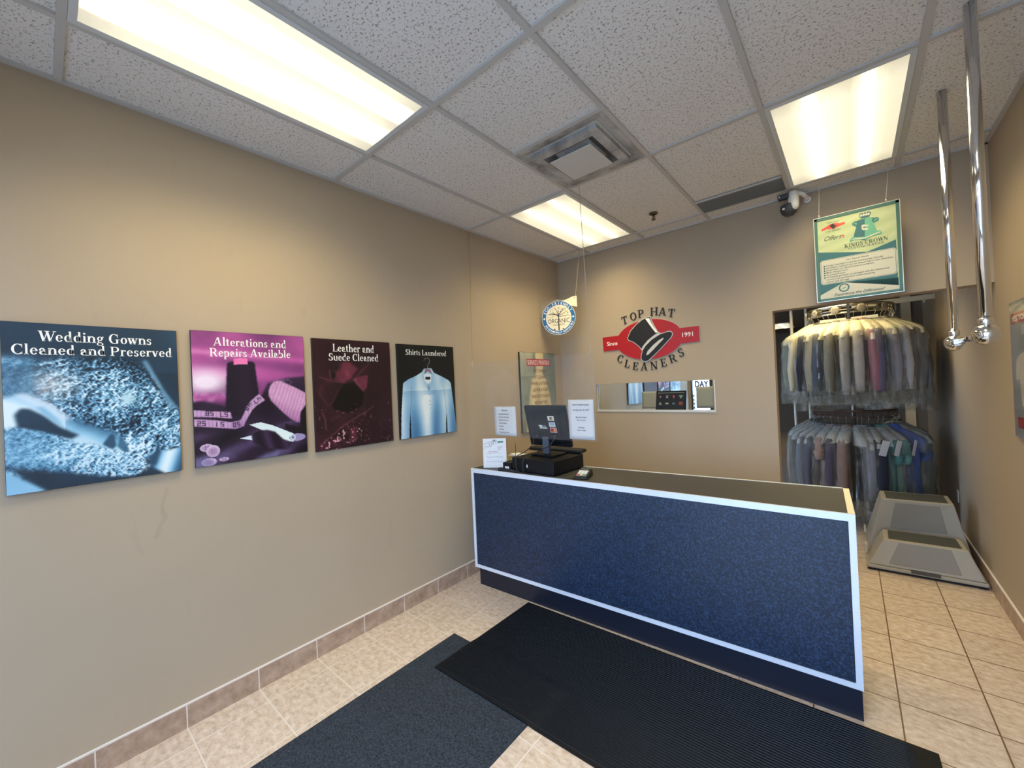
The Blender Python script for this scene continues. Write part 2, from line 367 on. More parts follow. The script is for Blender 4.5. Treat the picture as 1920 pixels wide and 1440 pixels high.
def m_bag():
    m, nt, p, out = raw('thin_plastic_film'); nt.n.remove(p); v = nt.obj()
    w = nt.noise(nt.map(v, sc=(1, 1, .25)), 22, 5, .68)
    bp = nt.bump(w, 1., .05)
    tr = nt.new('ShaderNodeBsdfTransparent'); tr.inputs[0].default_value = (.95, .95, .93, 1)
    gl = nt.new('ShaderNodeBsdfGlossy'); gl.inputs['Roughness'].default_value = .11; nt.link(bp, gl.inputs['Normal'])
    df = nt.new('ShaderNodeBsdfDiffuse'); df.inputs[0].default_value = rgb(208, 200, 172); nt.link(bp, df.inputs['Normal'])
    tl = nt.new('ShaderNodeBsdfTranslucent'); tl.inputs[0].default_value = rgb(208, 200, 172); nt.link(bp, tl.inputs['Normal'])
    a = nt.new('ShaderNodeMixShader'); a.inputs[0].default_value = .4; nt.link(df.outputs[0], a.inputs[1]); nt.link(tl.outputs[0], a.inputs[2])
    b = nt.new('ShaderNodeMixShader'); b.inputs[0].default_value = .42; nt.link(a.outputs[0], b.inputs[1]); nt.link(gl.outputs[0], b.inputs[2])
    lw = nt.new('ShaderNodeLayerWeight'); lw.inputs[0].default_value = .30; nt.link(bp, lw.inputs['Normal'])
    f = nt.math('ADD', nt.ramp(w, [(.42, .03), (.56, .16), (.66, .48)]), nt.math('MULTIPLY', lw.outputs['Facing'], .22))
    c = nt.new('ShaderNodeMixShader'); nt.link(f, c.inputs[0]); nt.link(tr.outputs[0], c.inputs[1]); nt.link(b.outputs[0], c.inputs[2])
    nt.link(c.outputs[0], out.inputs[0]); return m
def m_lens(name, peak, low):
    m, nt, p, out = raw(name); v = nt.obj()
    sep = nt.new('ShaderNodeSeparateXYZ'); nt.link(v, sep.inputs[0])
    x = nt.math('ADD', nt.math('DIVIDE', sep.outputs[0], .56), .5)
    r = nt.ramp(x, [(0., low), (.15, low * 1.08), (.24, .42), (.31, .95), (.39, .42), (.49, low * 1.35), (.60, low * 1.08), (.67, .42), (.73, .95), (.79, .40), (.88, low * 1.08), (1., low)])
    y = nt.ramp(nt.math('ABSOLUTE', sep.outputs[1]), [(.42, 1.), (.57, .62)])
    pr = nt.new('ShaderNodeTexVoronoi'); pr.inputs['Scale'].default_value = 150; nt.link(v, pr.inputs['Vector'])
    k = nt.math('ADD', .88, nt.math('MULTIPLY', pr.outputs['Distance'], .35))
    e = nt.math('MULTIPLY', nt.math('MULTIPLY', nt.math('MULTIPLY', r, y), k), peak)
    nt.link(nt.math('MULTIPLY', e, 1.), p.inputs['Emission Strength'])
    p.inputs['Emission Color'].default_value = (1, .92, .66, 1); p.inputs['Base Color'].default_value = rgb(225, 222, 205); p.inputs['Roughness'].default_value = .25
    return m
def m_laminate():
    m, nt, p, out = raw('blue_speckled_laminate'); v = nt.obj()
    a = nt.noise(v, 130, 2, .6); b = nt.noise(nt.map(v, loc=(4, 1, 2)), 60, 3, .6)
    c = nt.ramp(a, [(.32, rgb(4, 16, 32)), (.5, rgb(13, 33, 56)), (.68, rgb(44, 64, 92))])
    nt.link(nt.mix(nt.math('MULTIPLY', nt.ramp(b, [(.5, 0.), (.7, 1.)]), .35), c, rgb(6, 22, 46)), p.inputs['Base Color'])
    p.inputs['Roughness'].default_value = .42; nt.link(nt.bump(a, .15, .001), p.inputs['Normal']); return m
def m_rubber(name, c0, c1, scale, bump, rough=.72, spec=.3):
    m, nt, p, out = raw(name); v = nt.obj()
    a = nt.noise(v, scale, 3, .7)
    nt.link(nt.ramp(a, [(.35, rgb(*c0)), (.7, rgb(*c1))]), p.inputs['Base Color'])
    p.inputs['Roughness'].default_value = rough; p.inputs['Specular IOR Level'].default_value = spec
    nt.link(nt.bump(a, bump, .004), p.inputs['Normal']); return m
def m_notice():
    m, nt, p, out = raw('notice_paper'); c = rgb(222, 224, 226); p.inputs['Base Color'].default_value = c; p.inputs['Roughness'].default_value = .8
    tl = nt.new('ShaderNodeBsdfTranslucent'); nt.link(nt.mix(nt.noise(nt.obj(), 8), rgb(214, 216, 214), rgb(228, 229, 226)), tl.inputs[0])
    mx = nt.new('ShaderNodeMixShader'); mx.inputs[0].default_value = .30; nt.link(p.outputs[0], mx.inputs[1]); nt.link(tl.outputs[0], mx.inputs[2]); nt.link(mx.outputs[0], out.inputs[0]); return m
def m_print():
    m, nt, p, out = raw('printed_picture'); a = nt.new('ShaderNodeAttribute'); a.attribute_name = 'ink'
    nt.link(a.outputs['Color'], p.inputs['Base Color']); p.inputs['Roughness'].default_value = .33; return m
def m_dusty():
    m, nt, p, out = raw('dusty_white_metal'); v = nt.obj()
    n = nt.noise(nt.map(v, sc=(1, 1, 0)), 5.5, 4, .6)
    nt.link(nt.ramp(n, [(.30, rgb(110, 111, 111)), (.46, rgb(158, 158, 155)), (.58, rgb(186, 186, 182))]), p.inputs['Base Color']); p.inputs['Roughness'].default_value = .6; return m
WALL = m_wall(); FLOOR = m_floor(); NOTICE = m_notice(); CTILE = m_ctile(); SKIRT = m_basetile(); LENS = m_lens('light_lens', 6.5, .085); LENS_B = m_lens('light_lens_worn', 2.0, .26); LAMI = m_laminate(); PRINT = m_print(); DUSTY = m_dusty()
ACRYL = m_clear('clear_acrylic', .018, .01, 1.42, (.98, .99, .99)); GLASS = m_clear('window_glass', .01, .0, 1.45); BAG = m_bag()
MAT_A = m_rubber('smooth_rubber', (10, 16, 24), (58, 70, 84), 130, .6); MAT_B = m_rubber('ribbed_rubber', (5, 9, 14), (11, 16, 23), 40, .1, .5, .22)
GRID = mat('ceiling_bar_paint', (190, 189, 185), .5, var=.03); WHITE = mat('white_paint', (226, 225, 220), .45, var=.02)
GROUT = mat('grout', (218, 210, 202), .8, var=.08); CHROME = mat('chrome', (225, 225, 225), .09, 1., var=.02)
STEEL = mat('galvanised_steel', (150, 146, 138), .32, 1., var=.1, vscale=20); ALU = mat('brushed_aluminium', (214, 222, 232), .34, .25, var=.03, vscale=30)
BLACK = mat('black_plastic', (11, 13, 17), .45, var=.15, vscale=30, bump=.05, spec=.28); INK = mat('black_ink', (22, 21, 22), .5); WINK = mat('white_ink', (244, 243, 238), .5, var=.01)
RED = mat('red_paint', (168, 14, 24), .42, var=.04); RINK = mat('red_ink', (170, 40, 40), .5); GINK = mat('grey_ink', (70, 70, 76), .5)
PAPER = mat('white_paper', (214, 216, 218), .8, var=.02); CREAM = mat('cream_plastic', (232, 224, 196), .5, var=.03)
DARKTOP = mat('charcoal_laminate', (52, 51, 48), .5, var=.06, vscale=60); NAVY = mat('navy_kick_laminate', (16, 22, 36), .4, var=.1)
CHARC = mat('charcoal_plastic', (58, 62, 66), .5)

# ------------------------------------------------------------------ the room
def st(name, mb, m, parent=None, **k):
    o = mb.build(name, m, parent, **k); o['kind'] = 'structure'; return o
YF = -4.6                      # storefront
BY = 9.4; BH = 2.75            # back room depth and ceiling
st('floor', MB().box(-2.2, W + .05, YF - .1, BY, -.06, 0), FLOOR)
st('ceiling', MB().box(-.02, W + .05, YF, .06, H + .012, H + .05), CTILE)
b = MB()
for gx in GX: b.box(gx - .013, gx + .013, YF, 0, H, H + .013)
ys = GY + [GY[0] - 2 * T * .5]
for gy in GY: b.box(0, W, gy - .013, gy + .013, H - .0004, H + .013)
b.box(GX[1], GX[2], GY[2] - T - .013, GY[2] - T + .013, H - .0006, H + .013)
st('ceiling_grid', b, GRID)
b = MB(); b.box(0, .02, YF, 0, H - .002, H + .012); b.box(0, W, -.02, 0, H - .002, H + .012); b.box(W - .02, W, YF, 0, H - .002, H + .012)
st('trim_1', b, GRID)
st('wall_left', MB().box(-.12, 0, YF - .1, 0.12, 0, H + .05), WALL)
# back wall with a shallow mirror recess and the wide opening to the garment room
MX0, MX1, MZ0, MZ1 = .437, 1.632, 1.303, 1.594
OX0, OZ = 2.094, 2.142
b = MB()
b.box(0, MX0, 0, .12, 0, H + .05); b.box(MX1, OX0, 0, .12, 0, H + .05); b.box(MX0, MX1, 0, .12, MZ1, H + .05); b.box(MX0, MX1, 0, .12, 0, MZ0)
b.box(MX0, MX1, .05, .12, MZ0, MZ1); b.box(OX0, W, 0, .12, OZ, H + .05)
st('wall_back', b, WALL)
st('wall_right', MB().box(W, W + .12, YF - .1, 3.4, 0, H + .05), WALL)
# skirting tiles with grout joints and a grout cap
def skirting(name, joints, mk, ln):
    bt = MB()
    for a, c in zip(joints[:-1], joints[1:]): mk(bt, a + .0026, c - .0026, 0, .1115, .011)
    o = st(name, bt, SKIRT)
    g = MB(); mk(g, joints[0], joints[-1], 0, .1185, .0106); st('grout', g, GROUT, o)
jl = [YF] + [-3.5185 + .3161 * k for k in range(-3, 12) if YF + .02 < -3.5185 + .3161 * k < -.02] + [0]
skirting('baseboard_left', jl, lambda q, a, c, z0, z1, d: q.box(0, d, a, c, z0, z1), 0)
jr = [YF + .3163 * k for k in range(0, 26) if YF + .3163 * k < 3.4]
skirting('baseboard_right', jr, lambda q, a, c, z0, z1, d: q.box(W - d, W, a, c, z0, z1), 0)
jb = [.012] + [.13 + .3195 * k for k in range(0, 7) if .13 + .3195 * k < 2.08] + [OX0]
skirting('baseboard_back', jb, lambda q, a, c, z0, z1, d: q.box(a, c, -d, 0, z0, z1), 0)
# garment room
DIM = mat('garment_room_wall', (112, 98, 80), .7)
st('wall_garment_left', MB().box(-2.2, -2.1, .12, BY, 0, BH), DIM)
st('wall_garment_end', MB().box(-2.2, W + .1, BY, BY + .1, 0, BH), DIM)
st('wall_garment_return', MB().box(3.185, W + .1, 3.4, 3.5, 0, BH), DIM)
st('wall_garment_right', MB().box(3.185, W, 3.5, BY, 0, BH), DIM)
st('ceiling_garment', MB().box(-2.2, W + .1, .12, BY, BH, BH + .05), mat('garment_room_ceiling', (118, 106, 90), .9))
st('trim_2', MB().box(3.095, 3.185, 3.38, 3.5, 0, BH), mat('cream_post_paint', (214, 190, 150), .6))
# storefront behind the camera: wall, glazing, glass door
FR = mat('dark_bronze_frame', (52, 56, 62), .4, .4)
b = MB(); b.box(0, W, YF - .1, YF, 2.62, H + .05); b.box(0, .05, YF - .1, YF, 0, 2.62); b.box(W - .05, W, YF - .1, YF, 0, 2.62); b.box(.46, 1.30, YF - .1, YF, 0, 2.62); b.box(.05, W - .05, YF - .1, YF, 0, .1)  # middle pier is unseen, added to even out daylight on the left wall
st('wall_front', b, WALL)
for k, (x0, x1, nm) in enumerate([(.05, .46, 'window_1'), (1.30, 2.24, 'door_1'), (2.24, W - .05, 'window_2')]):
    f = MB(); t = .04 if nm != 'window_1' else .03
    f.box(x0, x0 + t, YF - .07, YF - .01, .1, 2.62); f.box(x1 - t - (.03 if k == 0 else 0), x1, YF - .07, YF - .01, .1, 2.62)
    f.box(x0, x1, YF - .07, YF - .01, .1, .16 if nm != 'door_1' else .3); f.box(x0, x1, YF - .07, YF - .01, 2.56, 2.62)
    if nm == 'door_1': f.box(x0, x1, YF - .07, YF - .01, 1.0, 1.06)
    o = st(nm, f, FR)
    st('pane', MB().box(x0 + t, x1 - t, YF - .045, YF - .038, .14, 2.58), GLASS, o)
    if nm == 'window_1':
        q = MB(); put_sans(q, 'DAY', .250, -.01, .125, 0, off=.055, width=.27)
        m4 = frame((0, YF - .047, 1.437), (1, 0, 0), (0, 0, 1)); q.v = [tuple(m4 @ Vector(p)) for p in q.v]
        st('lettering', q, mat('window_lettering', (64, 14, 30), .7, spec=.1), o)
        q = MB()
        for z in (.98, 1.06, 1.14, 1.22): q.box(.083, .105, YF - .049, YF - .0465, z, z + .055)
        st('decal_strip', q, mat('window_decal', (150, 190, 180), .6), o)
st('pavement', MB().box(-14, 18, -26, YF - .1, -.12, -.02), mat('outdoor_concrete', (150, 152, 150), .8))

# ------------------------------------------------------------------ ceiling things
def troffer(i, label):
    n, cx, cy, k = LAMPS[i]
    t = thing('ceiling_light', label, 'ceiling light', Matrix.Translation((cx, cy, H)), 'fluorescent ceiling lights')
    a, c = T / 2 - .014, T - .014
    f = MB()
    for s in (-1, 1):
        f.box(s * (a - .012) - .012, s * (a - .012) + .012, -c, c, -.003, .006); f.box(-a + .0241, a - .0241, s * (c - .012) - .012, s * (c - .012) + .012, -.003, .006)
    f.build('frame', mat('light_frame_paint', (205, 210, 212), .4), t)
    l = MB(); l.box(-a + .024, a - .024, -c + .024, c - .024, -.001, .007); l.build('lens', LENS if i in (0, 3) else LENS_B, t)
troffer(0, 'long glowing ceiling light over the wedding gowns and alterations posters')
troffer(1, 'glowing ceiling light near the back corner behind the square air vent')
troffer(2, 'glowing ceiling light above the hanging green crown sign')
LAMPS.append(('lamp', .5 * (GX[3] + GX[4]), .5 * (GY[0] + GY[1]), 1.)); troffer(3, 'added unseen ceiling light over the entrance end of the room, nearest the right wall')
t = thing('ceiling_light', 'small bright ceiling light far back in the garment room', 'ceiling light', Matrix.Translation((1.24, 7.4, BH)))
MB().box(-.32, .32, -.62, .62, -.012, 0).build('frame', WHITE, t); MB().box(-.29, .29, -.59, .59, -.016, -.011).build('lens', LENS_B, t)
t = thing('ceiling_light', 'ceiling light of the garment room above the conveyor', 'ceiling light', Matrix.Translation((2.3, 1.6, BH)))
MB().box(-.32, .32, -.62, .62, -.012, 0).build('frame', WHITE, t); MB().box(-.29, .29, -.59, .59, -.014, -.011).build('lens', LENS_B, t)

# square air vent with stepped cones
t = thing('air_vent', 'square stepped air vent with grey dust streaks in the ceiling', 'air vent', Matrix.Translation(((GX[1] + GX[2]) / 2, GY[2] - T / 2, H)))
def ring(q, a0, z0, a1, z1):
    A = [(s * a0, u * a0, z0) for s, u in ((-1, -1), (1, -1), (1, 1), (-1, 1))]; B = [(s * a1, u * a1, z1) for s, u in ((-1, -1), (1, -1), (1, 1), (-1, 1))]
    q.add(A + B, [(i, (i + 1) % 4, 4 + (i + 1) % 4, 4 + i) for i in range(4)])
q = MB(); ring(q, .292, -.002, .270, -.002); ring(q, .270, -.002, .228, .010); ring(q, .292, -.002, .292, .012); q.build('frame', DUSTY, t)
q = MB(); ring(q, .222, -.020, .168, -.022); ring(q, .222, -.020, .216, .009); q.build('outer_plate', DUSTY, t)
q = MB(); ring(q, .168, -.022, .120, .006); q.build('inner_cone', mat('dark_vent_metal', (96, 98, 98), .6, var=.3), t)
q = MB(); q.box(-.142, .142, -.142, .142, -.046, -.040); q.lathe([(.02, -.036), (.02, .01)], 12, cap=False); q.build('centre_plate', mat('vent_plate_paint', (205, 205, 200), .5), t, bevel=.003)
q = MB(); q.lathe([(.035, -.03), (.042, .0), (.02, .011)], 16, o=(-.02, .09, 0)); q.build('damper_knob', mat('dark_blue_grey_metal', (40, 52, 64), .5), t)

# slot return panel
t = thing('slot_grille', 'narrow dull grey metal strip set in the ceiling beside the wall camera', 'air vent', Matrix.Translation((1.955, -.345, H)))
MB().box(-.288, .288, -.125, .122, -.004, .006).build('panel', mat('dull_grey_metal', (112, 120, 128), .45, .3), t)
q = MB(); q.box(-.29, .29, -.138, -.126, -.006, .006); q.build('edge_strip', GRID, t)

# sprinkler
t = thing('sprinkler', 'small brass sprinkler head in a ceiling tile', 'sprinkler', Matrix.Translation((1.338, -.52, H + .012)))
BR = mat('aged_brass', (98, 92, 74), .4, .8)
MB().lathe([(.036, 0), (.036, -.008), (.028, -.014), (.014, -.016)], 20).build('escutcheon', BR, t)
q = MB(); q.lathe([(.009, -.014), (.009, -.03), (.005, -.034), (.005, -.05)], 12)
for s in (-1, 1): q.tube([(s * .006, 0, -.028), (s * .014, 0, -.04), (s * .004, 0, -.055)], .0028, 6)
q.lathe([(.019, -.0555), (.019, -.058)], 14); q.build('head', BR, t)

# security camera on the ceiling edge
t = thing('security_camera', 'white and black dome security camera at the ceiling edge', 'camera', Matrix.Translation((2.285, -.13, 2.95)))
q = MB(); q.tube([(.075, .06, .03), (.055, .03, .05), (.02, 0, .062)], .016, 12); q.lathe([(.024, 0), (.024, .016)], 16, M=Matrix.Translation((.078, .128, .025)) @ Matrix.Rotation(PI / 2, 4, 'X'))
q.tube([(.078, .12, .025), (.075, .06, .03)], .014, 10); q.build('bracket', WHITE, t)
q = MB(); q.lathe([(.001, .078), (.024, .074), (.034, .06), (.036, .03), (.036, -.04), (.03, -.06), (.018, -.072), (.001, -.076)], 20, o=(.0, -.02, 0), cap=False); q.build('yoke', WHITE, t)
q = MB(); q.lathe([(.001, -.062), (.03, -.054), (.05, -.034), (.06, 0), (.056, .024), (.001, .05)], 24, o=(-.032, .0, -.045), cap=False)
q.build('dome', CHARC, t)
q = MB(); q.box(-.098, -.026, -.06, -.01, .022, .058); q.build('light_bar', CHARC, t, bevel=.006)
q = MB(); q.lathe([(.006, 0), (.006, .006)], 12, M=Matrix.Translation((-.085, -.06, .04)) @ Matrix.Rotation(PI / 2, 4, 'X')); q.build('lamp_lens', WHITE, t); MB().box(-.07, -.055, -.055, -.047, -.062, -.05).build('lens_mark', WHITE, t)

# chrome hanging rail: two pipes from the ceiling, ball ends and a cross bar
t = thing('garment_rail', 'chrome double pipe rail with ball ends hanging from the ceiling', 'rail', Matrix.Translation((2.988, -1.22, H)))
zb = 1.738 - H
for y in (-.325, .325):
    MB().lathe([(.0192, 0.012), (.0192, zb + .03)], 24, o=(0, y, 0)).build('pipe', CHROME, t)
    q = MB(); q.lathe([(.0215, zb + .062), (.0225, zb + .055), (.0215, zb + .045), (.0205, zb + .03)], 24, o=(0, y, 0))
    q.lathe([(.001, zb - .041), (.013, zb - .039), (.027, zb - .031), (.0365, zb - .018), (.041, zb), (.0365, zb + .018), (.027, zb + .031), (.013, zb + .039)], 28, o=(0, y, 0), cap=False); q.build('ball_fitting', CHROME, t)
q = MB(); q.tube([(0, -.325, zb), (0, .325, zb)], .0125, 16)
for s in (-1, 1): q.tube([(0, s * .292, zb), (0, s * .262, zb)], .018, 16)
q.build('cross_bar', CHROME, t)

# ------------------------------------------------------------------ service counter
ZT = .962
FLp, FRp = Vector((.172, -1.678, 0)), Vector((2.568, -1.560, 0))
d = (FRp - FLp).normalized(); nrm = Vector((-d.y, d.x, 0)); CL = (FRp - FLp).length
CM = Matrix((d, nrm, (0, 0, 1))).transposed().to_4x4(); CM.translation = FLp
t = thing('service_counter', 'long service counter with blue speckled front and pale metal edging', 'counter', CM)
ZB, AW = .158, .026
bl, brr = .405, .518       # depth at the wall end and at the free end
q = MB(); q.hull([(.02, .012, ZB), (CL - .004, .012, ZB), (CL - .004, brr - .02, ZB), (.02, bl - .02, ZB)], [(.02, .012, ZT - .03), (CL - .004, .012, ZT - .03), (CL - .004, brr - .02, ZT - .03), (.02, bl - .02, ZT - .03)])
q.build('carcass', DARKTOP, t)
MB().box(AW, CL - AW - .003, .003, .0122, ZB + AW, ZT - .033).build('front_panel', LAMI, t)
q = MB(); q.box(0, CL, -.002, .012, ZT - .034, ZT); q.build('top_trim', ALU, t)
MB().box(0, CL, -.001, .012, ZB, ZB + AW).build('bottom_trim', ALU, t)
MB().box(0, AW, -.0015, .012, ZB + AW, ZT - .034).build('side_trim', ALU, t)
MB().box(CL - AW, CL, -.0015, .012, ZB + AW, ZT - .034).build('side_trim', ALU, t)
q = MB(); q.hull([(.003, .012, ZT - .03), (CL - AW, .012, ZT - .03), (CL - AW, brr - .006, ZT - .03), (.003, bl - .006, ZT - .03)], [(.003, .012, ZT - .001), (CL - AW, .012, ZT - .001), (CL - AW, brr - .006, ZT - .001), (.003, bl - .006, ZT - .001)])
q.build('countertop', DARKTOP, t)
q = MB(); q.box(CL - AW, CL, .012, brr, ZT - .034, ZT); q.build('end_trim', CREAM, t)
q = MB(); q.hull([(0, bl - .006, ZT - .03), (CL - AW, brr - .006, ZT - .03), (CL - AW, brr, ZT - .03), (0, bl, ZT - .03)], [(0, bl - .006, ZT + .003), (CL - AW, brr - .006, ZT + .003), (CL - AW, brr, ZT + .003), (0, bl, ZT + .003)]); q.build('back_trim', CREAM, t)
MB().box(0, .003, .012, bl, ZT - .03, ZT).build('end_trim', CREAM, t)
q = MB(); q.hull([(.008, .046, .0), (CL - .004, .028, .0), (CL - .004, .48, 0), (.008, .38, 0)], [(.008, .046, ZB), (CL - .004, .028, ZB), (CL - .004, .48, ZB), (.008, .38, ZB)]); q.build('kick_base', NAVY, t)

# ------------------------------------------------------------------ mats
def sheet(name, corners, nu, nv, zf, m, label, cat, th=.006, hem=None):
    P = [Vector(c) for c in corners]; q = MB(); V = []; F = []
    for j in range(nv + 1):
        for i in range(nu + 1):
            u, v = i / nu, j / nv
            p = (P[0] * (1 - u) + P[1] * u) * (1 - v) + (P[3] * (1 - u) + P[2] * u) * v
            V.append((p.x, p.y, zf(p.x, p.y, u, v)))
    n = len(V); V += [(x, y, max(z - th, .0006)) for x, y, z in V]
    w = nu + 1
    for j in range(nv):
        for i in range(nu):
            a = j * w + i; F.append((a, a + 1, a + 1 + w, a + w)); F.append((n + a + w, n + a + 1 + w, n + a + 1, n + a))
    for i in range(nu): F += [(i + 1, i, n + i, n + i + 1), (nv * w + i, nv * w + i + 1, n + nv * w + i + 1, n + nv * w + i)]
    for j in range(nv): F += [(j * w, (j + 1) * w, n + (j + 1) * w, n + j * w), ((j + 1) * w + nu, j * w + nu, n + j * w + nu, n + (j + 1) * w + nu)]
    q.add(V, F); o = q.build(name, m); tag(o, label, cat); return o
A_X0, A_X1, A_Y1 = .512, 1.343, -2.215
def za(x, y, u, v):
    e = min(u * (A_X1 - A_X0), (1 - u) * (A_X1 - A_X0), (1 - v) * 2.2)
    return .0055 if e > .022 else .0030 + .0025 * e / .022
o = sheet('floor_mat', [(A_X0, -4.35), (A_X1, -4.35), (A_X1, A_Y1), (A_X0, A_Y1)], 60, 120, za, MAT_A, 'smooth black entrance mat lying partly under the ribbed mat', 'mat', .005)
RIB = .0145
def zb_(x, y, u, v):
    over = max(0, min(1, (A_X1 + .05 - x) / .06)) * max(0, min(1, (A_Y1 + .05 - y) / .06))
    hem = v < .012 or v > .985 or u > .955 or u < .004
    k = (v * .862) / RIB; k -= math.floor(k)
    return .0060 + .0060 * over + (0 if hem else .0042 * (1 if .28 < k < .72 else 0))
nv = int(round(.862 / RIB * 6))
sheet('floor_mat', [(.672, -2.507), (2.825, -2.455), (2.797, -1.563), (.680, -1.635)], 60, nv, zb_, MAT_B, 'ribbed black rubber runner along the front of the counter', 'mat', .006)

# ------------------------------------------------------------------ printed pictures: ink laid down on a fine grid
class Canvas:
    def __init__(s, nu, nv, c):
        s.u, s.v = np.meshgrid(np.linspace(0, 1, nu), np.linspace(0, 1, nv)); s.c = np.zeros((nv, nu, 3)) + np.array(c) / 255.; s.nu, s.nv = nu, nv
    def mask(s, poly, soft=0, wob=0., seed=1):
        u, v = s.u, s.v
        if wob: u = u + wob * (s.noise(9, seed) - .5); v = v + wob * (s.noise(9, seed + 5) - .5)
        m = np.zeros(u.shape, bool); n = len(poly)
        for i in range(n):
            (x0, y0), (x1, y1) = poly[i], poly[(i + 1) % n]
            if y0 == y1: continue
            m ^= ((y0 > v) != (y1 > v)) & (u < (x1 - x0) * (v - y0) / (y1 - y0) + x0)
        return s.blur(m.astype(float), soft)
    def blur(s, m, r):
        r = int(r)
        for _ in range(2 if r > 0 else 0):
            for ax in (0, 1):
                p = np.pad(m, [(r + 1, r) if a == ax else (0, 0) for a in (0, 1)], mode='edge').cumsum(ax)
                n = m.shape[ax]
                m = (np.take(p, range(2 * r + 1, 2 * r + 1 + n), ax) - np.take(p, range(0, n), ax)) / (2 * r + 1)
        return m
    def line(s, pts, w, soft=0):
        d = np.full(s.u.shape, 9.)
        asp = s.nv / s.nu
        for (x0, y0), (x1, y1) in zip(pts[:-1], pts[1:]):
            dx, dy = x1 - x0, (y1 - y0) * asp; L = dx * dx + dy * dy + 1e-9
            t = np.clip(((s.u - x0) * dx + (s.v - y0) * asp * dy) / L, 0, 1)
            d = np.minimum(d, np.hypot(s.u - x0 - t * dx, (s.v - y0) * asp - t * dy))
        return np.clip((w - d) / max(w * .6, 1e-4) if soft else (w - d) * s.nu, 0, 1)
    def noise(s, f, seed, fy=None):
        r = np.random.RandomState(seed); fy = fy or f * s.nv / s.nu
        gx, gy = int(f) + 3, int(fy) + 3; g = r.rand(gy, gx)
        x = s.u * f; y = s.v * fy; i = x.astype(int); j = y.astype(int); a = x - i; b = y - j; a = a * a * (3 - 2 * a); b = b * b * (3 - 2 * b)
        return (g[j, i] * (1 - a) + g[j, i + 1] * a) * (1 - b) + (g[j + 1, i] * (1 - a) + g[j + 1, i + 1] * a) * b
    def fbm(s, f, seed, o=4):
        t = 0; k = 0
        for i in range(o): t = t + s.noise(f * 2 ** i, seed + i) * .5 ** i; k += .5 ** i
        return t / k
    def lay(s, m, c):
        c = np.asarray(c, float) / 255.
        if c.ndim == 1: c = c[None, None, :]
        s.c = s.c * (1 - m[..., None]) + c * m[..., None]
    def tone(s, L, stops):
        L = np.clip(L, 0, 1); xs = [a for a, _ in stops]
        return np.stack([np.interp(L, xs, [c[k] for _, c in stops]) for k in range(3)], -1)
    def build(s, w, h, z, parent, name='printed_picture'):
        nu, nv = s.nu, s.nv
        co = np.stack([(s.u - .5) * w, (.5 - s.v) * h, np.full(s.u.shape, z)], -1).reshape(-1, 3)
        i, j = np.meshgrid(np.arange(nu - 1), np.arange(nv - 1)); a = (j * nu + i).ravel()
        q = np.stack([a, a + nu, a + nu + 1, a + 1], 1)
        me = bpy.data.meshes.new(name); me.vertices.add(nu * nv); me.vertices.foreach_set('co', co.ravel())
        me.loops.add(q.size); me.loops.foreach_set('vertex_index', q.ravel().astype(np.int32))
        me.polygons.add(len(q)); me.polygons.foreach_set('loop_start', np.arange(0, q.size, 4, dtype=np.int32))
        me.update(calc_edges=True)
        at = me.color_attributes.new('ink', 'FLOAT_COLOR', 'POINT')
        col = np.concatenate([s2l(np.clip(s.c, 0, 1)).reshape(-1, 3), np.ones((nu * nv, 1))], 1); at.data.foreach_set('color', col.ravel())
        me.materials.append(PRINT); o = bpy.data.objects.new(name, me); COL.objects.link(o); o.parent = parent; return o

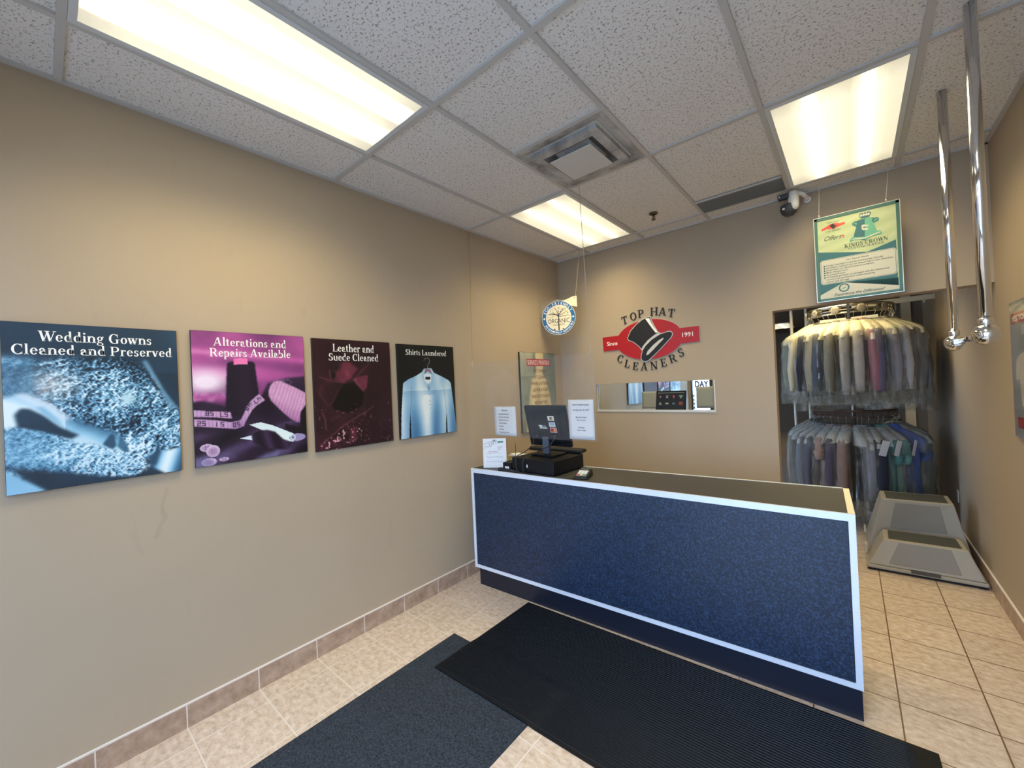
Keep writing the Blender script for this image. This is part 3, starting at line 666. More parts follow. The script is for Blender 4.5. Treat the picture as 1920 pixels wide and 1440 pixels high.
def wedding():
    c = Canvas(230, 296, (28, 44, 58)); f = c.fbm
    BL = [(0, (14, 30, 44)), (.25, (34, 66, 92)), (.5, (78, 130, 164)), (.75, (140, 192, 220)), (1, (216, 234, 240))]
    c.lay(np.ones(c.u.shape) * .6, c.tone(.06 + .22 * f(3, 3) + .1 * c.u * (c.v < .3), BL))
    ridg = 1 - np.abs(2 * f(26, 11, 3) - 1) * 2.4; fine = f(60, 21, 2)
    dx = ridg - np.roll(ridg, 2, 0) + ridg - np.roll(ridg, 2, 1)
    big = 1 - np.abs(2 * f(11, 111, 3) - 1) * 2.2; bx = big - np.roll(big, 2, 0) + big - np.roll(big, 2, 1)
    lace = .50 + .42 * dx + .60 * bx + .45 * (fine - .5) + .3 * (f(90, 121, 1) - .5) + .55 * (c.noise(7, 131) - .5) + .5 * (f(5, 31) - .5) - .25 * np.clip(c.u - .62, 0, 1) * (c.v < .55) + .15 * (c.v - .5)
    lace -= .35 * np.clip((.36 - c.v) / .16, 0, 1) * np.clip((c.u - .25) * 3, 0, 1)
    m = c.mask([(-.01, .235), (.066, .21), (.182, .222), (.263, .205), (.361, .215), (.465, .205), (.60, .2), (.72, .23), (.82, .33), (.89, .45), (1.01, .57), (1.01, .9), (-.01, .9)], 4, .03)
    c.lay(m, c.tone(lace, BL))
    blob = np.exp(-(((c.u - .2) / .17) ** 2 + ((c.v - .37) / .09) ** 2)); c.lay(np.clip(blob * .75 * (.6 + .5 * fine), 0, .85), (226, 226, 226))
    sm = np.clip((c.u < .16) * (c.v > .2) * (c.v < .45), 0, 1) * 1.; c.lay(c.blur(sm, 6) * .7, c.tone(.52 + .5 * (c.noise(4, 41, 14) - .5), BL))
    cr = c.mask([(.76, .22), (.79, .21), (.9, .42), (.99, .55), (.95, .56)], 2); c.lay(cr * .7, c.tone(.42 + .4 * f(6, 51), BL))
    hol = c.mask([(.775, .30), (.80, .31), (.87, .42), (.85, .42)], 1); c.lay(hol, (22, 42, 58))
    pearl = np.exp(-(((c.u - .66) / .045) ** 2 + ((c.v - .475) / .04) ** 2)); c.lay(np.clip(pearl * 1.1, 0, 1), (176, 212, 224))
    bl = c.mask([(.0, .44), (.08, .42), (.2, .47), (.32, .58), (.46, .64), (.6, .70), (.63, .83), (.5, .80), (.37, .77), (.27, .68), (.16, .6), (.0, .62)], 3)
    d = (c.v - .44 - .5 * c.u); c.lay(bl, c.tone(.62 + 1.6 * np.sin(d * 14) * .18 + .3 * (f(5, 61) - .5) + .25 * (c.u < .3), BL))
    pk = c.mask([(.04, .425), (.1, .415), (.22, .475), (.33, .575), (.30, .60), (.18, .52)], 3); c.lay(pk * .8, (214, 226, 236))
    cav = c.mask([(.047, .535), (.08, .50), (.13, .505), (.19, .56), (.27, .63), (.37, .685), (.33, .705), (.24, .68), (.126, .635), (.065, .61)], 2, .02); c.lay(cav, c.tone(.02 + .22 * f(7, 71), BL))
    lt = c.mask([(.15, .5), (.19, .50), (.27, .59), (.31, .65), (.24, .6)], 2); c.lay(lt * .8, (120, 176, 208))
    fo = c.mask([(.50, .76), (.545, .70), (.57, .70), (.58, .78), (.55, .80)], 1); c.lay(fo, (40, 78, 104))
    fo = c.mask([(.585, .78), (.605, .72), (.64, .76), (.66, .83), (.62, .82)], 1); c.lay(fo * .9, (52, 96, 126))
    rl = c.mask([(-.01, .635), (.076, .615), (.145, .64), (.271, .695), (.36, .74), (.449, .76), (.602, .82), (.766, .9), (.77, .95), (.70, .985), (.573, .985), (.443, .958), (.3, .913), (.153, .875), (-.01, .835)], 2, .015)
    q = .66 + .48 * (dx + bx) * (c.u * 1.2 + .15) + .3 * (fine - .5) - 1.1 * np.clip(c.v - .78 - .22 * c.u, 0, 1) * 2 + .25 * (c.noise(3, 81, 10) - .5)
    c.lay(rl, c.tone(q, BL))
    bead = (f(46, 91, 2) > .62) * c.mask([(.3, .8), (.6, .83), (.8, .93), (.72, .99), (.5, .98), (.34, .93)], 2); c.lay(bead * .8, (206, 230, 242))
    dk = c.mask([(.0, .84), (.153, .878), (.3, .915), (.573, .985), (.87, 1.01), (.2, 1.01), (.085, .915)], 3); c.lay(dk, c.tone(.04 + .12 * f(6, 95), BL))
    w_ = c.mask([(-.01, .845), (.08, .92), (.2, 1.01), (-.01, 1.01)], 2); c.lay(w_, c.tone(.72 + .2 * (f(3, 97) - .5), BL))
    sa = c.mask([(.769, .87), (.83, .85), (1.01, .835), (1.01, 1.01), (.88, 1.0), (.80, .95)], 2); c.lay(sa, c.tone(.66 + .35 * np.sin((c.u + .4 * c.v) * 26), BL))
    d2 = c.mask([(.79, .90), (.84, .82), (.87, .82), (.83, .93), (.80, .95)], 2); c.lay(d2 * .8, (30, 62, 86))
    return c
def alterations():
    c = Canvas(210, 272, (104, 52, 104)); f = c.fbm; PU = [(0, (60, 30, 62)), (.4, (118, 58, 112)), (.7, (176, 84, 152)), (1, (226, 172, 210))]
    c.lay(np.ones(c.u.shape), c.tone(.30 + .5 * f(3, 5) - .5 * np.abs(c.v - .12) + .25 * np.exp(-((c.v - .15 - .06 * c.u) / .03) ** 2), PU))
    c.lay(c.mask([(-.01, .265), (.3, .27), (.5, .26), (1.01, .33), (1.01, .36), (.5, .375), (-.01, .36)], 5), c.tone(.78 + .2 * f(3, 15) - .3 * c.u, PU))
    gl = np.exp(-(((c.u - .1) / .18) ** 2 + ((c.v - .38) / .085) ** 2)); c.lay(np.clip(gl * 1.1, 0, .95), (236, 222, 238))
    c.lay(c.mask([(-.01, .46), (.27, .47), (.27, .52), (-.01, .53)], 3) * .8, c.tone(.75 + .6 * (f(22, 25, 2) - .5), PU))
    DK = [(0, (16, 10, 24)), (.5, (44, 30, 54)), (1, (96, 84, 124))]
    c.lay(c.mask([(-.01, .525), (.077, .522), (.25, .565), (.40, .6), (.53, .55), (.63, .40), (.8, .36), (1.01, .345), (1.01, 1.01), (-.01, 1.01)], 2), c.tone(.36 + 1.0 * (f(4, 35) - .5) + .25 * np.sin((c.v * 1.4 + c.u * .5) * 22 + 4 * f(3, 36)) * (c.v > .72) + .35 * np.clip(c.v - .72, 0, 1) * (c.u < .6), DK))
    c.lay(c.mask([(.275, .240), (.30, .228), (.495, .222), (.516, .238), (.545, .52), (.47, .60), (.34, .655), (.285, .646), (.25, .58)], 1), c.tone(.14 + .32 * np.exp(-((c.u - .42) / .07) ** 2) * .5 + .12 * (c.noise(4, 45, 150) - .5), DK))
    c.lay(c.mask([(.332, .205), (.345, .20), (.44, .197), (.453, .203), (.451, .245), (.33, .248)], 0), c.tone(.86 - 1.2 * np.abs(c.u - .4), [(0, (150, 50, 110)), (1, (240, 130, 186))]))
    TP = [(0, (120, 84, 130)), (1, (206, 168, 204))]
    tk = np.sin(c.u * 210) * .12 + .25 * (f(18, 55, 2) - .5)
    for P in ([(-.01, .58), (.29, .612), (.30, .665), (.15, .645), (-.01, .632)], [(-.01, .645), (.16, .664), (.29, .689), (.367, .681), (.398, .636), (.429, .577), (.47, .53), (.543, .48), (.60, .535), (.52, .575), (.477, .61), (.425, .681), (.398, .731), (.326, .747), (.155, .722), (-.01, .70)]):
        m = c.mask(P, 0); c.lay(m, c.tone(.72 + tk - .35 * (c.u > .3) * np.clip((c.v - .62) * 6, 0, 1), TP)); e = m * (1 - c.blur(m, 1)); c.lay(np.clip(e * 1.6, 0, 1) * .6, (60, 36, 70))
    def digit(d, x, y, w, h, r=0):
        seg = {'0': 'abcdef', '1': 'bc', '2': 'abged', '4': 'fgbc', '5': 'afgcd', '7': 'abc', '8': 'abcdefg'}[d]
        P = {'a': ((0, 0), (1, 0)), 'b': ((1, 0), (1, .5)), 'c': ((1, .5), (1, 1)), 'd': ((0, 1), (1, 1)), 'e': ((0, .5), (0, 1)), 'f': ((0, 0), (0, .5)), 'g': ((0, .5), (1, .5))}
        for k in seg:
            q = []
            for a, b in P[k]:
                a, b = 1 - a, 1 - b; X_ = (a - .5) * w; Y_ = (b - .5) * h
                q.append((x + X_ * math.cos(r) - Y_ * math.sin(r), y + X_ * math.sin(r) + Y_ * math.cos(r)))
            c.lay(c.line(q, .006), (44, 24, 54))
    for tx, x, y, r in (('52', .055, .683, 0.03), ('51', .2, .70, .06), ('50', .335, .712, -.05), ('58', .12, .612, .05), ('57', .235, .628, .05), ('48', .44, .58, -1.0), ('47', .525, .53, -.7)):
        for k, dch in enumerate(tx[::-1]): digit(dch, x + (k - .5) * .036 * math.cos(r), y + (k - .5) * .036 * math.sin(r), .020, .030, r)
    sp = c.mask([(.632, .46), (.65, .42), (.683, .389), (.72, .378), (.759, .383), (.88, .43), (1.01, .49), (1.01, .60), (.95, .65), (.94, .742), (.90, .735), (.833, .702), (.747, .631), (.66, .55), (.635, .51)], 1)
    t_ = (c.v - .46) - .45 * (c.u - .7); c.lay(sp, c.tone(.80 - 2.4 * np.clip(t_ - .05, 0, 1) - .5 * np.clip(-.05 - t_, 0, 1) + .16 * np.sin((c.u * .9 + c.v * .4) * 190) * .5 + .1 * (f(30, 65, 2) - .5), [(0, (84, 44, 84)), (.6, (176, 122, 166)), (1, (218, 174, 206))]))
    c.lay(c.line([(.71, .40), (.70, .47), (.665, .50)], .004), (120, 60, 110)); c.lay(c.line([(.74, .38), (.83, .372), (.87, .395), (.84, .41)], .003), (214, 170, 200))
    c.lay(c.mask([(.945, .66), (1.01, .58), (1.01, .86), (.97, .85), (.78, .78), (.78, .74), (.93, .79)], 1), (16, 12, 22))
    c.lay(c.mask([(.447, .723), (.548, .711), (.66, .745), (.86, .83), (.88, .86), (.858, .898), (.769, .888), (.695, .83), (.55, .771)], 0), c.tone(.75 + .4 * (c.v - .75) * 3, [(0, (160, 186, 190)), (1, (226, 240, 240))]))
    c.lay(c.mask([(.361, .823), (.468, .806), (.466, .847)], 0), (206, 220, 228))
    c.lay(c.mask([(.46, .80), (.52, .78), (.60, .775), (.68, .80), (.76, .87), (.84, .90), (.8, .96), (.62, .93), (.55, .9), (.47, .87)], 1), c.tone(.35 + .6 * np.sin((c.u - .3 * c.v) * 40) * .4, DK))
    c.lay(c.mask(ell(.9, .865, .085, .032, 20), 0), (150, 138, 178)); c.lay(c.mask(ell(.855, .862, .03, .026, 20), 0), (190, 206, 214)); c.lay(c.mask(ell(.855, .862, .015, .014, 14), 0), (120, 130, 150))
    for (x, y, rx, ry) in ((.088, .865, .055, .028), (.135, .895, .055, .045), (.10, .972, .06, .03), (.22, .965, .04, .014)):
        c.lay(c.mask(ell(x, y + .006, rx, ry, 24), 0), (40, 26, 50)); c.lay(c.mask(ell(x, y, rx, ry, 24), 0), c.tone(.6 + 4 * (y - c.v), [(0, (150, 122, 160)), (1, (220, 196, 220))]))
        c.lay(c.mask(ell(x, y, rx * .68, ry * .68, 24), 0) * .5, (150, 116, 156))
        for a in (-1, 1):
            for b_ in (-1, 1): c.lay(c.mask(ell(x + a * .009, y + b_ * .008, .004, .004, 8), 0), (50, 28, 56))
    c.lay(c.mask([(-.01, .93), (.09, .92), (.16, 1.01), (-.01, 1.01)], 3) * .6, (120, 118, 160)); c.lay(c.mask([(.45, 1.01), (.6, .965), (.72, .955), (.7, 1.01)], 3) * .6, (120, 118, 160))
    return c
def leather():
    c = Canvas(190, 246, (22, 14, 17)); f = c.fbm; L = [(0, (16, 10, 13)), (.35, (44, 20, 28)), (.7, (104, 44, 60)), (1, (176, 104, 120))]
    c.lay(np.ones(c.u.shape), c.tone(.14 + .26 * f(3, 4) + .25 * np.clip(.5 - c.u, 0, 1) * np.clip(c.v - .5, 0, 1) * 3, L))
    c.lay(c.mask([(.181, .288), (.308, .285), (.336, .211), (.44, .2), (.55, .27), (.53, .313), (.40, .39), (.333, .402), (.197, .366)], 2), c.tone(.52 + .8 * (f(5, 14) - .5) + .3 * (c.u - .3), L))
    c.lay(c.mask([(.46, .34), (.56, .25), (.7, .2), (.75, .25), (.68, .33), (.55, .36)], 2), c.tone(.30 + .5 * (f(4, 24) - .5), L))
    c.lay(c.mask([(.468, .365), (.6, .335), (.671, .333), (.66, .42), (.649, .455), (.599, .492), (.533, .433)], 1), c.tone(.74 + .4 * (f(5, 34) - .5) - .6 * np.clip(.44 - c.u, 0, 1), L))
    c.lay(c.mask([(.20, .30), (.25, .295), (.26, .35), (.21, .36)], 1), (12, 8, 10))
    c.lay(c.mask([(.071, .331), (.196, .374), (.344, .402), (.273, .475), (.202, .578), (.159, .598), (.046, .481)], 1), c.tone(.36 + .45 * (f(6, 44) - .5) - .5 * (c.u - .15), L))
    c.lay(c.mask([(.344, .41), (.44, .385), (.53, .44), (.60, .5), (.58, .62), (.4, .68), (.22, .64), (.2, .6), (.28, .48)], 2), (8, 6, 7))
    for P, w, k in (([(.06, .34), (.2, .378), (.33, .40), (.42, .40), (.5, .36), (.59, .29), (.704, .215)], .006, .9), ([(.05, .485), (.155, .60), (.2, .585), (.28, .475), (.345, .405)], .005, .7), ([(.18, .285), (.2, .365)], .006, .8), ([(.044, .945), (.16, .885), (.326, .795), (.499, .73), (.669, .665), (.733, .634)], .008, .8), ([(.56, .82), (.584, .838), (.496, .93), (.39, .985)], .004, .6), ([(.67, .333), (.72, .24), (.84, .3), (.86, .4), (.68, .40)], .003, .35), ([(.08, .66), (.11, .72), (.12, .82)], .01, .8), ([(.32, .2), (.29, .31), (.25, .35)], .005, .6)):
        c.lay(c.blur(c.line(P, w * .8, 1), 1) * k * .85, (146, 82, 96))
    pk = c.mask([(.05, .95), (.324, .82), (.562, .825), (.58, .84), (.496, .927), (.39, .983), (.151, 1.01), (.04, 1.01)], 1); c.lay(pk, c.tone(.30 + .9 * (f(9, 54, 3) - .5), L))
    c.lay(pk * (f(34, 64, 2) > .70) * .9, (214, 150, 165)); c.lay(c.blur((f(40, 74, 2) > .78) * (c.v > .6) * 1., 0) * .5, (150, 100, 116))
    return c
def shirts():
    c = Canvas(190, 246, (12, 18, 20)); f = c.fbm; L = [(0, (48, 92, 138)), (.35, (98, 148, 188)), (.7, (160, 196, 220)), (1, (226, 236, 238))]
    sh = c.mask([(.076, .413), (.156, .376), (.30, .335), (.396, .298), (.436, .258), (.569, .256), (.614, .306), (.76, .35), (.892, .398), (.925, .429), (.97, .72), (1.01, 1.01), (.825, 1.0), (.825, .86), (.821, .761), (.80, .86), (.791, 1.0), (.17, 1.01), (.175, .86), (.172, .72), (.15, .86), (.141, 1.01), (.007, 1.01), (.03, .72)], 0)
    w = .5 + .30 * np.sin(c.u * 17 + .6) * np.clip(c.v * 1.5 - .3, 0, 1) + .35 * (c.noise(9, 7, 3) - .5) + .2 * np.exp(-((c.v - .6) / .15) ** 2) - .15 * np.clip(c.v - .85, 0, 1) * 3 + .2 * (c.v < .5)
    w += .25 * np.exp(-((c.u - .5) / .09) ** 2) * (c.v > .55); c.lay(sh, c.tone(w, L))
    for P in ([(.172, .72), (.20, .6), (.21, .45)], [(.821, .76), (.80, .6), (.78, .45)]): c.lay(c.line(P, .006, 1) * .5, (60, 100, 140))
    c.lay(c.mask([(.425, .327), (.472, .307), (.565, .326), (.555, .40), (.497, .426), (.436, .396)], 0), (214, 228, 234))
    c.lay(c.mask([(.444, .30), (.46, .262), (.54, .262), (.574, .31), (.52, .285), (.48, .285), (.45, .318)], 0), (150, 96, 106))
    c.lay(c.line([(.44, .32), (.5, .28), (.575, .318)], .006), (70, 60, 80)); c.lay(c.mask([(.451, .349), (.545, .351), (.543, .382), (.449, .379)], 0), (18, 24, 34))
    for P in ([(.42, .33), (.45, .46), (.5, .43)], [(.57, .33), (.565, .45), (.5, .43)]): c.lay(c.line(P, .005) * .6, (84, 130, 170))
    c.lay(c.mask([(.5, .43), (.47, .47), (.5, .51), (.55, .48)], 1) * .6, (84, 132, 176))
    for y in (.55, .62, .66, .7): c.lay(c.mask(ell(.512, y, .008, .006, 10), 0), (110, 130, 150))
    c.lay(c.line([(.499, .262), (.508, .215), (.542, .185), (.535, .150), (.512, .138), (.466, .144), (.437, .168)], .0055), (186, 178, 170))
    return c
def poster(name, y0, y1, z0, z1, cv, lines, label, edge):
    w, h = y1 - y0, z1 - z0
    t = thing(name, label, 'poster', on_left((y0 + y1) / 2, (z0 + z1) / 2), 'service posters along the wall')
    MB().box(-w / 2, w / 2, -h / 2, h / 2, .001, .0185).build('panel', edge, t)
    cv.build(w - .002, h - .002, .0189, t)
    q = MB()
    for s, ub, vb, u0, u1, cap in lines: put_serif(q, s, ((u0 + u1) / 2 - .5) * w, (.5 - vb) * h, cap * h, .0193, width=(u1 - u0) * w, track=.03)
    q.build('lettering', WINK, t)
EDGE = mat('black_poster_edge', (20, 26, 34), .5)
PZ = (1.270, 1.974)
poster('wall_poster', -4.046, -3.501, PZ[0] + .004, PZ[1] - .004, wedding(), [('Wedding Gowns', 0, .108, .179, .828, .062), ('Cleaned and Preserved', 0, .189, .045, .964, .06)], 'blue lace poster reading Wedding Gowns Cleaned and Preserved', EDGE)
poster('wall_poster', -3.445, -2.895, PZ[0] + .004, PZ[1] + .006, alterations(), [('Alterations and', 0, .107, .173, .822, .063), ('Repairs Available', 0, .189, .139, .863, .063)], 'purple thread and tape poster reading Alterations and Repairs Available', EDGE)
poster('wall_poster', -2.842, -2.291, PZ[0] - .008, PZ[1] + .002, leather(), [('Leather and', 0, .112, .235, .773, .07), ('Suede Cleaned', 0, .195, .183, .829, .066)], 'dark maroon poster reading Leather and Suede Cleaned', EDGE)
poster('wall_poster', -2.230, -1.680, PZ[0] - .010, PZ[1] - .003, shirts(), [('Shirts Laundered', 0, .112, .135, .859, .058)], 'black poster with a pale blue shirt reading Shirts Laundered', EDGE)

# ------------------------------------------------------------------ services board near the corner
def services():
    c = Canvas(130, 170, (150, 156, 142)); f = c.fbm; L = [(0, (104, 114, 106)), (.5, (146, 152, 138)), (1, (206, 206, 186))]
    c.lay(np.ones(c.u.shape), c.tone(.38 + .7 * (f(4, 3) - .5) + .25 * (c.u < .35) * (c.v < .3) - .25 * c.u, L))
    c.lay(c.mask([(.42, .0), (.66, .0), (.64, .19), (.60, .26), (.70, .33), (.80, .55), (.86, .75), (.92, 1.01), (.10, 1.01), (.17, .75), (.22, .55), (.30, .34), (.42, .27), (.44, .19)], 2), c.tone(.7 + .35 * np.sin(c.u * 24) * (c.v > .4) * .5 + .3 * (f(4, 9) - .5), [(0, (158, 144, 104)), (1, (228, 216, 172))]))
    return c
w_, h_ = .62, .826
t = thing('services_board', 'glossy picture board with a red Services Provided heading near the back corner', 'sign', on_left(-.485, 1.549))
MB().box(-w_ / 2, w_ / 2, -h_ / 2, h_ / 2, .001, .020).build('panel', INK, t); services().build(w_ - .004, h_ - .004, .0204, t)
MB().flat([(-.2, .272), (.22, .272), (.22, .345), (-.2, .345)], .0208).build('heading_band', RED, t)
q = MB(); put_serif(q, 'SERVICES PROVIDED', .01, .284, .049, .0212, width=.40, track=.02); q.build('heading', WINK, t)
q = MB()
for k, s in enumerate(('DRY CLEANING', 'WET CLEANING', 'REPAIRS & ALTERING', 'LEATHER & SUEDE', 'WASH DRY FOLDING', 'RESTORATION', 'WEDDING GOWN CLEANING', 'SHIRTS LAUNDERED')): put_sans(q, s, .02, .205 - .068 * k, .034, .0210, off=.015, sx=.72)
q.build('lettering', mat('rust_ink', (128, 62, 44), .5), t)

# ------------------------------------------------------------------ shop logo on the back wall
t = thing('wall_logo', 'red and black top hat shop logo mounted on the back wall', 'sign', on_back(1.04, 2.022))
cx, cz = 1.04, 2.022; S_ = lambda P: [(x - cx, z - cz) for x, z in P]
GREYL = mat('pale_grey_paint', (196, 196, 192), .5)
a_ = math.asin(.074 / .199); E_ = ell(0, 0, .335, .199, 30, a_, PI - a_) + [(-.497, .0745), (-.490, -.0765)] + ell(0, 0, .335, .199, 30, PI + a_, 2 * PI - a_) + [(.484, -.070), (.482, .073)]
q = MB(); q.prism([(x * 1.008, y * 1.015) for x, y in E_], .001, .006, 1); q.prism(E_, .006, .010, 0); q.build('banner', [RED, GREYL], t)
HAT = S_([(.834, 2.059), (.868, 2.125), (.928, 2.181), (.99, 2.221), (1.05, 2.242), (1.072, 2.241), (1.082, 2.199), (1.104, 2.148), (1.135, 2.087), (1.171, 2.059), (1.242, 2.074), (1.262, 2.072), (1.277, 2.058), (1.279, 2.046), (1.266, 2.02), (1.218, 1.974), (1.15, 1.91), (1.08, 1.85), (1.035, 1.816), (1.015, 1.808), (.99, 1.810), (.975, 1.82), (.966, 1.838), (.971, 1.878), (.985, 1.906), (.968, 1.942), (.93, 1.982), (.895, 2.012), (.86, 2.030), (.842, 2.036)])
def grow(P, dd):
    n = len(P); o = []; ar = sum(P[i][0] * P[(i + 1) % n][1] - P[(i + 1) % n][0] * P[i][1] for i in range(n)); sg = 1 if ar > 0 else -1
    for i in range(n):
        a = Vector(P[i - 1]); b_ = Vector(P[i]); c_ = Vector(P[(i + 1) % n]); e = ((b_ - a).normalized() + (c_ - b_).normalized()).normalized(); o.append((b_.x + e.y * dd * sg, b_.y - e.x * dd * sg))
    return o
q = MB(); q.prism(grow(HAT, .008), .006, .0125, 1); q.prism(HAT, .0125, .016, 0)
q.build('hat', [mat('black_paint', (10, 10, 11), .5), GREYL], t)
q = MB(); q.prism(S_([(1.025, 2.231), (1.065, 2.233), (1.079, 2.194), (1.104, 2.143), (1.144, 2.081), (1.125, 2.076), (1.093, 2.121), (1.057, 2.178), (1.034, 2.215)]), .016, .0172, 0)
q.prism(S_([(.971, 1.927), (.987, 1.959), (1.039, 2.012), (1.1, 2.053), (1.144, 2.077), (1.171, 2.059), (1.137, 2.044), (1.078, 2.013), (1.017, 1.961), (.98, 1.911)]), .016, .0172, 1)
q.prism(S_([(1.017, 1.864), (1.034, 1.906), (1.095, 1.963), (1.154, 2.004), (1.198, 2.023), (1.192, 2.005), (1.153, 1.971), (1.093, 1.915), (1.042, 1.872)]), .016, .0172, 1)
q.build('hat_highlights', [WINK, GREYL], t)
for word, xs, zs, k in (('TOPHAT', (.801, .896, .978, 1.111, 1.195, 1.277), (2.248, 2.274, 2.291, 2.291, 2.277, 2.251), -.79), ('CLEANERS', (.733, .81, .897, .987, 1.086, 1.182, 1.271, 1.349), (1.853, 1.797, 1.766, 1.755, 1.759, 1.780, 1.815, 1.864), 1.15)):
    for ch, x, z in zip(word, xs, zs):
        q = MB(); put_glyph(q, ch, x - cx, z - cz, .078, math.atan((x - cx) * k), .0, .008); q.build('raised_letter', MATS['black_paint'], t)
q = MB(); put_sans(q, 'Since', -.388, -.022, .043, .0104, off=.008); put_sans(q, '1991', .373, -.014, .043, .0104, off=.008); q.build('lettering', WINK, t)

# ------------------------------------------------------------------ mirror let into the back wall
m, nt, p, out = raw('mirror_glass'); p.inputs['Metallic'].default_value = 1; p.inputs['Roughness'].default_value = .012
nt.link(nt.mix(nt.noise(nt.obj(), 2), (.78, .84, .83, 1), (.81, .86, .86, 1)), p.inputs['Base Color'])
t = thing('wall_mirror', 'wide low mirror set into the back wall under the shop logo', 'mirror', on_back((MX0 + MX1) / 2, (MZ0 + MZ1) / 2))
mw, mh = (MX1 - MX0) / 2, (MZ1 - MZ0) / 2
MB().box(-mw + .001, mw - .001, -mh + .001, mh - .001, -.034, -.030).build('glass', MATS['mirror_glass'], t)
FRM = mat('mirror_frame_paint', (198, 200, 196), .4)
q = MB(); q.box(-mw, mw, -mh - .006, -mh + .012, -.028, .006); q.box(-mw, -mw + .008, -mh, mh, -.029, -.012); q.box(mw - .012, mw, -mh, mh, -.029, .003); q.build('frame', FRM, t)

# ------------------------------------------------------------------ hanging green sign
t = thing('hanging_sign', 'green framed crown service sign hung by two cords above the garment opening', 'sign', on_back(2.635, 2.452, -.15))
w_, h_ = .462, .62; hw, hh = w_ / 2, h_ / 2; K = lambda P: [((u - .5) * w_, (.5 - v) * h_) for u, v in P]
def kc():
    c = Canvas(150, 200, (208, 220, 160)); f = c.fbm; st_ = .5 + .5 * np.sin((c.v * 46 + c.u * 9) + 3 * f(5, 3))
    c.lay(np.ones(c.u.shape), c.tone(.45 + .3 * (f(4, 5) - .5) + .22 * (st_ - .5), [(0, (150, 168, 122)), (.5, (178, 190, 146)), (1, (204, 206, 180))]))
    return c
q = MB()
for a0, a1, b0, b1 in ((-hw, hw, -hh, -hh + .018), (-hw, hw, hh - .018, hh), (-hw, -hw + .018, -hh, hh), (hw - .018, hw, -hh, hh)): q.box(a0, a1, b0, b1, -.006, .006)
q.build('frame', mat('teal_frame', (62, 104, 96), .4), t)
q = MB()
for a0, a1, b0, b1 in ((-hw - .004, hw + .004, -hh - .004, -hh), (-hw - .004, hw + .004, hh, hh + .004), (-hw - .004, -hw, -hh, hh), (hw, hw + .004, -hh, hh)): q.box(a0, a1, b0, b1, -.007, .008)
q.build('frame_edge', mat('silver_edge', (206, 214, 204), .3, .5), t)
kc().build(w_ - .03, h_ - .03, .0015, t); MB().box(-hw + .01, hw - .01, -hh + .01, hh - .01, -.004, .001).build('backing', WHITE, t)
TEAL = mat('teal_ink', (44, 98, 104), .5); MINT = mat('mint_ink', (92, 160, 132), .5); RINK2 = mat('orange_red_ink', (200, 74, 58), .5); CRM = mat('cream_ink', (188, 188, 172), .5)
q = MB()
q.flat(K([(.035, .402), (.621, .503), (.948, .425), (.949, .93), (.335, .806), (.03, .925)]), .0019, 0)
q.flat(K([(.035, .402), (.62, .503), (.62, .51), (.035, .41)]), .0022, 0)
q.flat(K([(.335, .81), (.955, .845), (.955, .93), (.35, .90)]), .0019, 0)
def rrect(x0, x1, y0, y1, r): return [(x1 - r + r * math.cos(a), y1 - r + r * math.sin(a)) for a in np.linspace(0, PI / 2, 6)] + [(x0 + r + r * math.cos(a), y1 - r + r * math.sin(a)) for a in np.linspace(PI / 2, PI, 6)] + [(x0 + r + r * math.cos(a), y0 + r + r * math.sin(a)) for a in np.linspace(PI, 1.5 * PI, 6)] + [(x1 - r + r * math.cos(a), y0 + r + r * math.sin(a)) for a in np.linspace(1.5 * PI, 2 * PI, 6)]
q.flat(rrect(-.207, .206, -.187, -.006, .02), .0023, 3); q.flat(rrect(-.203, .202, -.183, -.010, .018), .0026, 0); q.flat(rrect(-.201, .200, -.181, -.012, .017), .0028, 3)
q.flat(K([(.03, .93), (.335, .815), (.36, .812), (.955, .93), (.955, .975), (.03, .975)]), .0024, 3)
# crest: shield body, scroll sides, ribbon and crown
q.flat(K([(.50, .15), (.53, .125), (.62, .115), (.70, .125), (.74, .15), (.735, .19), (.715, .19), (.75, .30), (.74, .315), (.605, .37), (.485, .315), (.475, .30), (.515, .19), (.495, .185)]), .0022, 0)
q.flat(K([(.615, .12), (.70, .127), (.715, .19), (.75, .30), (.74, .315), (.605, .365)]), .0025, 1)
for sg, u, v in ((-1, .505, .155), (1, .735, .16)):
    for r_0, mi_ in ((.019, 0), (.012, 1), (.007, 0)): q.flat([(x * r_0 + (u - .5) * w_ + sg * (.019 - r_0) * .5, y * r_0 * .85 + (.5 - v) * h_ - (.019 - r_0) * .4) for x, y in ell(0, 0, 1, 1, 14)], .0027 + .0001 * (.019 - r_0) * 100, mi_)
q.flat(K([(.424, .335), (.46, .30), (.52, .315), (.61, .325), (.70, .30), (.78, .285), (.806, .328), (.77, .335), (.70, .335), (.61, .355), (.52, .345), (.47, .34), (.44, .36)]), .0030, 1)
q.flat(K([(.44, .325), (.52, .322), (.61, .335), (.70, .315), (.785, .30), (.78, .315), (.70, .328), (.61, .348), (.52, .338)]), .0032, 3)
q.flat(K([(.575, .19), (.6, .185), (.65, .2), (.66, .215), (.60, .21), (.59, .225), (.65, .235), (.645, .255), (.59, .25), (.575, .235)]), .0031, 3)
q.flat(K([(.57, .112), (.55, .075), (.56, .055), (.59, .05), (.61, .06), (.62, .045), (.635, .06), (.655, .05), (.68, .055), (.69, .075), (.668, .112)]), .0025, 0)
for u in (.575, .605, .635, .662): q.flat([(x * .007 + (u - .5) * w_, y * .009 + (.5 - .078) * h_) for x, y in ell(0, 0, 1, 1, 10)], .0027, 3)
